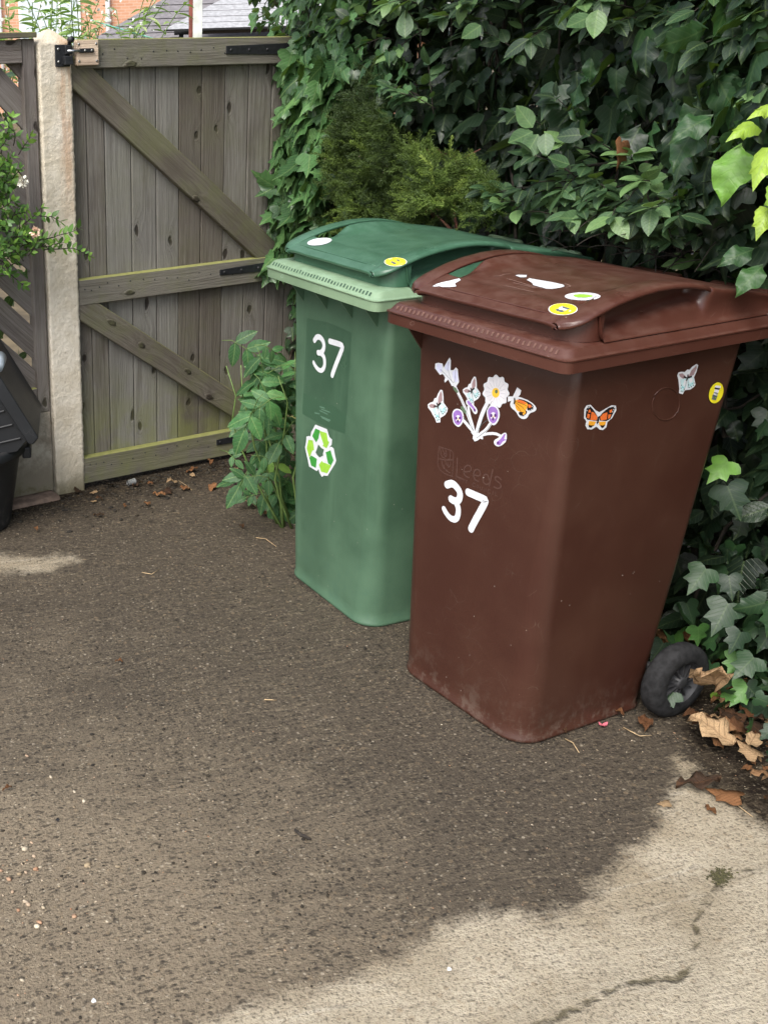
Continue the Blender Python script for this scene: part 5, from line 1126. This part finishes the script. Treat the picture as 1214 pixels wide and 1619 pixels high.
# blossoms: small clusters of petals
petal = T_oval(.42, 5, -.5, .2)
for x, y, m_, lb in ((37, 287, rampmat('cream_petals', [lin(236, 232, 214), lin(248, 246, 236)]), 'cream blossom cluster on the small-leaved shrub'), (56, 367, rampmat('peach_petals', [lin(232, 188, 160), lin(246, 226, 206)]), 'peach blossom cluster on the small-leaved shrub')):
    c_ = onplane(x, y, PL+GN*.08, GN); n = 34; d = rng.normal(size=(n, 3)); d = d/np.linalg.norm(d, axis=1, keepdims=True); d[(d @ GN) < -.2] *= -1
    o = scatter('blossom', petal, c_+d*.009, d, rng.normal(size=(n, 3)), .012*(.7+.5*rng.random(n)), rng.random(n), m_, cot); o['label'] = lb
# --- leaves behind the slatted fence
bh = empty('shrub_behind_fence', A0+GX*-.7-GN*.3, 0, 'green foliage showing through the gaps of the slatted fence', 'shrub')
n = 1500; P = A0+GX*(-1.6+1.5*rng.random(n))[:, None]-GN*(.1+.3*rng.random(n))[:, None]+GZ*(.35+1.2*rng.random(n))[:, None]
scatter('foliage', ovT, P, jit([0, 0, -.4], .8, n), jit(GN, .5, n), .05*(.6+.8*rng.random(n)), rng.random(n)*.9, M['ivy'], bh)
# --- tall weeds behind the fence, top left
for cx0, lab in ((60, 'tall pale willow-leaved weeds behind the post, leftmost clump'), (150, 'tall pale willow-leaved weeds just right of the post top')):
    c_ = onplane(cx0, 60, A0-GN*.8, GN); wd_ = empty('tall_weed', (c_[0], c_[1], 0), 0, lab, 'weed'); PV, FV, NV, SV, RV = [], [], [], [], []; mb = MB(); fl = []
    ns = 46 if cx0 == 60 else 16
    for i in range(ns):
        b = np.array([c_[0]+.13*rng.normal()*(1.5 if cx0 == 60 else .5)+(.02 if cx0 == 60 else 0), c_[1]+.25*rng.random(), .9]); L_ = [b]; d = np.array([0, 0, 1.])+.12*rng.normal(size=3); H_ = (1.0 if cx0 == 60 else .78)*(.75+.35*rng.random()); k_ = 26
        for k in range(k_):
            d = d+.06*rng.normal(size=3); d /= np.linalg.norm(d); L_.append(L_[-1]+d*H_/k_)
            if L_[-1][2] > 1.45:
                for s_ in (0, 1):
                    a = rng.random()*6.28; f = np.array([math.cos(a), math.sin(a), .5-.6*rng.random()]); PV.append(L_[-1]); FV.append(f); NV.append(np.array([0, 0, 1.])+.4*rng.normal(size=3)); SV.append(.075*(.6+.7*rng.random())); RV.append(rng.random())
        mb.tube(L_, list(np.linspace(.0035, .0015, len(L_))), 4); fl.append(L_[-1])
    scatter('foliage', T_oval(.11, 7, .5, .1), PV, FV, NV, SV, np.array(RV), M['weed'], wd_); mb.build('stems', M['greenstem'], wd_, True)
    fp = np.array([p+.03*rng.normal(size=3) for p in fl for _ in range(5)])
    fo = scatter('flowers', petal, fp, rng.normal(size=fp.shape), rng.normal(size=fp.shape), .016*np.ones(len(fp)), rng.random(len(fp)), rampmat('white_weed_petals', [lin(240, 240, 230), lin(250, 250, 246)]), wd_); fo['kind'] = 'stuff'

# ================================================================== BACKGROUND HOUSE, ROOF, POLE
def farp(x, y, d): r_ = ray(x, y); t_ = d/r_[1]; return CP+t_*r_
t = NT('orange_brick'); P_ = t.coord(); bk = t.n('TexBrick', {'Scale': 1., 'Mortar Size': .006, 'Brick Width': .225, 'Row Height': .075, 'Color1': lin(190, 138, 108), 'Color2': lin(206, 158, 128), 'Mortar': lin(206, 190, 172)}); x_, y_, z_ = t.sep(P_); t.set(bk.inputs['Vector'], t.comb(x_, z_, 0.))
t.P(Base_Color=t.mix(.25, bk.outputs[0], t.mix(t.noise(P_, 3), lin(180, 128, 98), lin(214, 164, 132))), Roughness=.9)  # brick tones lightened so the overexposed look sits in the colour
DY = 34.
hl = farp(-250, 60, DY); hr = farp(330, 60, DY)
house = empty('brick_house', ((hl[0]+hr[0])/2, DY, 0), 0, 'orange brick house wall with white window and downpipe behind the fence', 'house')
X1, Y1 = np.array([1., 0, 0]), np.array([0, 1., 0]); 
wx = [farp(x, 20, DY)[0] for x in (16, 30, 128)]
mb = MB(); mb.box((0, DY, 0), X1, Y1, GZ, (hl[0], hr[0]), (0, 6), (-.01, 6.2)); mb.build('wall', t.m, house)
wt = simple('white_paint', lin(232, 234, 236), .5, .03, 10); gl = simple('window_glass', lin(200, 212, 220), .1, .1, 1)
mb = MB(); mb.box((0, DY, 0), X1, Y1, GZ, (wx[1], wx[2]), (-.06, -.004), (1.2, 3.9)); fr = mb.build('window', wt, house, False, .01)
mb = MB(); 
for i in range(3): a = wx[1]+.08+i*(wx[2]-wx[1]-.08)/3; mb.box((0, DY, 0), X1, Y1, GZ, (a, a+(wx[2]-wx[1]-.08)/3-.08), (-.075, -.062), (1.3, 3.8))
p_ = mb.build('pane', gl, house); p_.parent = fr; p_.matrix_parent_inverse = fr.matrix_basis.inverted()
mb = MB(); dx = farp(171, 20, DY)[0]; mb.tube([(dx, DY-.1, 0), (dx, DY-.1, 6)], .07, 10); mb.tube([(dx, DY-.1, farp(171, 31, DY)[2]), (dx, DY-.1, farp(171, 36, DY)[2])], .1, 10); mb.build('downpipe', wt, house, True)
mb = MB(); dx = farp(1, 20, DY)[0]; mb.tube([(dx, DY-.1, 0), (dx, DY-.1, 6)], .05, 10); mb.build('downpipe', wt, house, True)
mb = MB(); mb.add(*[[(hl[0]-.4, DY-.5, 6.1), (hr[0]+.4, DY-.5, 6.1), (hr[0]+.4, DY+3.2, 8.6), (hl[0]-.4, DY+3.2, 8.6), (hl[0]-.4, DY+6.5, 6.1), (hr[0]+.4, DY+6.5, 6.1)], [(0, 1, 2, 3), (3, 2, 5, 4), (0, 3, 4), (1, 5, 2)]]); mb.build('roof', simple('grey_slate', lin(104, 102, 104), .8, .2, 5), house)
# tiled extension roof in front of the brick wall
ext = empty('outbuilding', (3.5, 30, 0), 0, 'low outbuilding with a grey tiled roof and black gutter behind the gate', 'outbuilding')
D0 = 26.; e0 = farp(150, 57, D0); e1 = farp(560, 52, D0); slope = math.tan(R(26))
tile = simple('grey_roof_tile', lin(118, 114, 116), .75, .2, 12, 0, .3, .02)
mb = MB(); nC = 16; run = .30; zE = e0[2]-.25
xl0 = farp(118, 60, D0)[0]
for k in range(nC):
    y0_ = D0+k*run; z0_ = zE+k*run*slope; xl = xl0+k*.30; xr = e1[0]+2
    mb.add([(xl, y0_-.04, z0_), (xr, y0_-.04, z0_), (xr, y0_+run, z0_+run*slope), (xl+.30, y0_+run, z0_+run*slope), (xl, y0_-.04, z0_-.05), (xr, y0_-.04, z0_-.05)], [(0, 1, 2, 3), (0, 3, 4)], random.random()); mb.add([(xl, y0_-.04, z0_-.05), (xr, y0_-.04, z0_-.05), (xr, y0_-.04, z0_), (xl, y0_-.04, z0_)], [(0, 1, 2, 3)], 0, 1)
mb.build('roof', [tile, M['tyre']], ext)  # black on the riser faces paints the shadow gap under each course
mb = MB(); mb.box((0, 0, 0), X1, Y1, GZ, (xl0+.3, e1[0]+2), (D0+.25, D0+4.5), (-.01, zE-.02)); mb.build('wall', t.m, ext)
g0 = farp(275, 46, D0); mb = MB(); mb.tube([(g0[0], D0-.15, g0[2]-.05), (e1[0]+2, D0-.15, g0[2]-.02)], .075, 10); mb.tube([(g0[0]+.15, D0-.12, g0[2]-.02), (g0[0]+.15, D0-.12, 0)], .05, 8); mb.box((0, 0, 0), X1, Y1, GZ, (g0[0]-.3, g0[0]+.1), (D0-.3, D0-.05), (g0[2]-.3, g0[2]-.16)); mb.build('gutter', M['iron'], ext, True)
# second, paler roof strip at the right
mb = MB(); a = farp(330, 34, 25.); b = farp(470, 36, 25.)
for k in range(5): mb.add([(a[0]-.9+k*.28, 25.3+k*.3, a[2]-.12+k*.12), (b[0]+2, 25.3+k*.3, a[2]-.12+k*.12), (b[0]+2, 25.62+k*.3, a[2]-.0+k*.12), (a[0]-.62+k*.28, 25.62+k*.3, a[2]+k*.12), (a[0]-.9+k*.28, 25.3+k*.3, a[2]-.17+k*.12), (b[0]+2, 25.3+k*.3, a[2]-.17+k*.12)], [(0, 1, 2, 3)]); mb.add([(a[0]-.9+k*.28, 25.3+k*.3, a[2]-.16+k*.12), (b[0]+2, 25.3+k*.3, a[2]-.16+k*.12), (b[0]+2, 25.3+k*.3, a[2]-.12+k*.12), (a[0]-.9+k*.28, 25.3+k*.3, a[2]-.12+k*.12)], [(0, 1, 2, 3)], 0, 1)
mb.build('porch_roof', [simple('pale_grey_tile', lin(158, 158, 160), .7, .2, 12), M['tyre']], ext)  # black risers again: painted shade below each tile row
# pole
pp = farp(309, 55, 7.); pole = empty('clothes_pole', (pp[0], 7., 0), 0, 'weathered white and rust brown pole standing beyond the gate', 'pole')
mb = MB(); mb.box((pp[0], 7., 0), X1, Y1, GZ, (-.0365, -.0165), (-.02, .02), (0, 2.6)); mb.build('rusty_edge', simple('red_brown_paint', lin(120, 66, 54), .7, .3, 20), pole, False, .003)
mb = MB(); mb.box((pp[0], 7., 0), X1, Y1, GZ, (-.016, .038), (-.024, .024), (0, 2.62)); mb.build('shaft', simple('peeling_white_paint', lin(205, 208, 200), .7, .2, 14), pole, False, .003)
a, b = farp(165, 38, 6.), farp(232, 58, 6.); mb = MB(); d = b-a; mb.tube([a-d*.3, a, b, b+d*1.5], .004, 6); o = mb.build('washing_line', simple('green_cord', lin(110, 178, 160), .6, .1, 30), None, True); tag(o, 'thin green washing line crossing the grey roof', 'cord')

# ================================================================== LITTER: each leaf a thing of its own
def dead_template(seed, kind):
    V, Fc, UV = (T_oval((.30, .36, .24)[seed % 3], 9, .3, (.5, .25, .7)[seed % 3], 1., 1.2) if kind else T_ivy(.85, .2, .25)); V = V.copy(); g = np.random.default_rng(seed)
    V[:, 2] += .05*np.sin(V[:, 0]*6+g.random()*6)+.05*np.sin(V[:, 1]*6+g.random()*6)+.012*g.normal(size=len(V))+.5*V[:, 0]**2*(g.random()*2-.2); V[:, 2] -= V[:, 2].min(); return V, Fc, UV
dts = [dead_template(i, i % 3 != 0) for i in range(6)]
dm_ = []
for i, (V, Fc, UV) in enumerate(dts):
    me_o = mesh_np('fallen_leaf', V, Fc, M['dead'], None, True, uv=UV, rnd=np.full(len(V), (.1, .6, .35, .9, .75, .5)[i])); md = me_o.modifiers.new('thick', 'SOLIDIFY'); md.thickness = .012; dm_.append(me_o)
used = set()
def fallen(x, y, pxs, rz, tmpl, label, group=None, z=.003, tilt=(0, 0), pos=None):
    p = gnd(x, y, z) if pos is None else np.array(pos); src = dm_[tmpl % 6]
    if tmpl % 6 in used: o = src.copy(); col.objects.link(o)
    else: o = src; used.add(tmpl % 6)
    s_ = pxs*((p-CP) @ fw)/F; o.location = p; o.scale = (s_, s_, s_); o.rotation_euler = (tilt[0], tilt[1], rz)
    tag(o, label, 'dead leaf', group); return o
fallen(1125, 1112, 88, 2.4, 1, 'large curled brown dead leaf leaning on the wheel of the brown bin', z=.09, tilt=(.9, .2))
fallen(1150, 1190, 74, .6, 4, 'broad tan dead leaf, biggest of the litter below the wheel', z=.012, tilt=(.3, 0))
fallen(1135, 1248, 66, 1.5, 2, 'flat brown oval dead leaf at the dry concrete edge', z=.006)
fallen(1165, 1268, 50, .9, 3, 'pointed brown dead leaf touching the flat oval one at the dry edge', z=.008)
fallen(1018, 1140, 34, 2.7, 4, 'small orange-tan dead leaf in front of the wheel', z=.006)
fallen(985, 1136, 22, .5, 5, 'tiny pale dead leaf beside the brown bin base', z=.004)
fallen(895, 1163, 18, .3, 5, 'tiny tan leaf touching the bottom corner of the brown bin')
fallen(278, 768, 22, 2.2, 4, 'orange curled leaf lying alone in front of the gate bottom rail', z=.004, tilt=(.5, 0))
fallen(262, 788, 24, .9, 2, 'dull brown curled leaf in front of the gate, below the orange one')
fallen(235, 802, 16, .2, 1, 'small reddish brown leaf on the drive in front of the gate middle')
fallen(165, 818, 18, 1.2, 2, 'small brown leaf near the foot of the concrete post')
fallen(60, 842, 14, .4, 5, 'small orange leaf near the black dustbin base')
fallen(410, 803, 28, .2, 4, 'ragged tan leaf under the green seedling')
fallen(424, 812, 16, 2.2, 2, 'round brown leaf under the seedling beside the green bin')
fallen(385, 838, 14, .3, 5, 'tiny pale yellow leaf on the wet drive left of the green bin')
fallen(195, 1050, 14, 1.1, 5, 'tiny tan leaf alone in the middle of the wet drive')
fallen(20, 1248, 16, 1.9, 5, 'tiny yellow leaf at the left edge of the wet drive')
fallen(1130, 1292, 26, .1, 2, 'small pinkish brown leaf lying on dry concrete under the litter')
fallen(1056, 1272, 20, 1.6, 3, 'small narrow brown leaf on the wet concrete edge at the right')
fallen(940, 1000, 20, 1.6, 3, 'x') if False else None
for i in range(290):
    s0 = 1.5+rng.random()*1.4; om_ = float(np.interp(s0, [1.5, 1.95, 2.1, 2.3, 2.5, 2.7, 2.9], [.05, .08, .24, .24, .33, .40, .42])); o_ = -.08+(om_+.08)*(1-rng.random()**1.5*.98)+.015*rng.normal(); q_ = HA+HD*s0+HN*o_
    if (q_[0]-1.25)**2+(q_[1]-2.35)**2 < .06: continue
    loc_ = Vector((q_[0], q_[1], 0))
    Li = bbin.matrix_world.inverted() @ loc_
    if abs(Li.x) < .31 and -.32 < Li.y < .30: continue
    o = fallen(0, 0, 17+24*rng.random(), rng.random()*6.28, int(rng.integers(0, 6)), 'curled brown dead leaf in the litter between the brown bin wheel and the ivy', 'dead leaves heaped under the ivy', tilt=(.25*rng.normal(), .25*rng.normal()), pos=(q_[0], q_[1], .004+.03*rng.random()))
for i in range(16):
    a_ = -.1+rng.random()*.8; q_ = A0+GX*a_+GN*(.02+abs(rng.normal())*.09)
    fallen(0, 0, 8+14*rng.random(), rng.random()*6.28, int(rng.integers(0, 6)), 'small brown leaf scrap in the dirt at the foot of the gate', 'leaf scraps along the gate', tilt=(.3*rng.normal(), .3*rng.normal()), pos=(q_[0], q_[1], .006))
# hanging dead leaf in the hedge
p = hp(990, 225, .24); o = fallen(0, 0, 46, .4, 3, 'crumpled dead brown leaf hanging among green leaves in the hedge', pos=p, tilt=(-1.7, .3))
# twigs
def twig(L_, label, rad=.0016, grp=None):
    mb = MB(); P = [gnd(x, y, .004) for x, y in L_]; P = [p+GZ*.003*(i % 2) for i, p in enumerate(P)]; mb.tube(P, list(np.linspace(rad, rad*.5, len(P))), 5); o = mb.build('twig', M['straw'], None, True); tag(o, label, 'twig', grp)
M['straw'] = simple('dry_twig', lin(176, 152, 116), .8, .3, 100)
twig([(363, 783), (378, 787), (400, 797), (406, 803)], 'forked pale twig under the seedling')
twig([(405, 850), (420, 853), (437, 864)], 'thin pale twig on the wet drive left of the green bin')
twig([(283, 760), (294, 768), (304, 775)], 'thin straw stalk in front of the gate')
twig([(1150, 1262), (1165, 1275), (1190, 1292)], 'curved thin stalk below the dead leaves at lower right')
twig([(225, 905), (240, 909), (252, 900)], 'thin bent straw on the drive in the middle distance')
twig([(418, 1106), (430, 1108), (438, 1107)], 'short straw lying on the wet drive left of the brown bin')
twig([(893, 1168), (905, 1176), (915, 1190)], 'short yellowish stalk below the brown bin corner', .002)
twig([(985, 1150), (1010, 1165), (1030, 1163)], 'thin dark straw in front of the bin wheel')
mb = MB(); p = gnd(478, 1322, .004); mb.tube([gnd(466, 1312, .006), gnd(476, 1320, .007), gnd(492, 1327, .005)], [.003, .0045, .0025], 6); o = mb.build('bark_scrap', M['darkbark'], None, True); tag(o, 'dark wet scrap of bark in the middle of the drive', 'bark')
# clear plastic cap by the gate
p = gnd(208, 767, .0); cap = empty('plastic_cap', (p[0], p[1], .013), .6, 'small clear grey plastic cap lying on its side by the gate', 'plastic cap'); 
V, Fc = revolve([(.011, -.016), (.0125, .014), (.0135, .016), (.0125, .017), (.0105, -.012), (.0005, -.014)], 24); V = [(z, y, x) for x, y, z in V]
cm_ = simple('cloudy_plastic', lin(150, 152, 152), .25, .1, 60); cm_.node_tree.nodes['Principled BSDF'].inputs['Transmission Weight'].default_value = .5
mesh_np('cup', V, Fc, cm_, cap)
# pink petal
p = gnd(952, 1147, .004); o = scatter('fallen_petal', petal, [p]*4, [(1, .3, .2), (-.6, 1, .1), (-.4, -1, .3), (1, -.8, .4)], [(0, 0, 1), (.2, 0, 1), (0, .2, 1), (0, 0, 1)], [.016, .013, .015, .012], np.array([.5, .6, .4, .7]), rampmat('pink_petal', [lin(190, 80, 100), lin(214, 120, 132)]), None); tag(o, 'small crumpled pink petal beside the brown bin base', 'petal')
# single white crumbs on the drive
for x, y, s_, lb in ((149, 1582, .0045, 'white pebble near the bottom left of the drive'), (92, 1296, .005, 'dark round pebble on the left of the drive'), (710, 1532, .004, 'pale chip in the dry concrete at the bottom')):
    bm_ = bmesh.new(); bmesh.ops.create_icosphere(bm_, subdivisions=2, radius=s_); 
    for v in bm_.verts: v.co *= 1+.2*math.sin(v.co.x*900+v.co.y*700); v.co.z *= .6
    me = bpy.data.meshes.new('pebble'); bm_.to_mesh(me); bm_.free(); me.materials.append(M['tyre'] if 'dark' in lb else WHT); o = link('pebble', me); o.location = gnd(x, y, s_*.4); tag(o, lb, 'pebble')
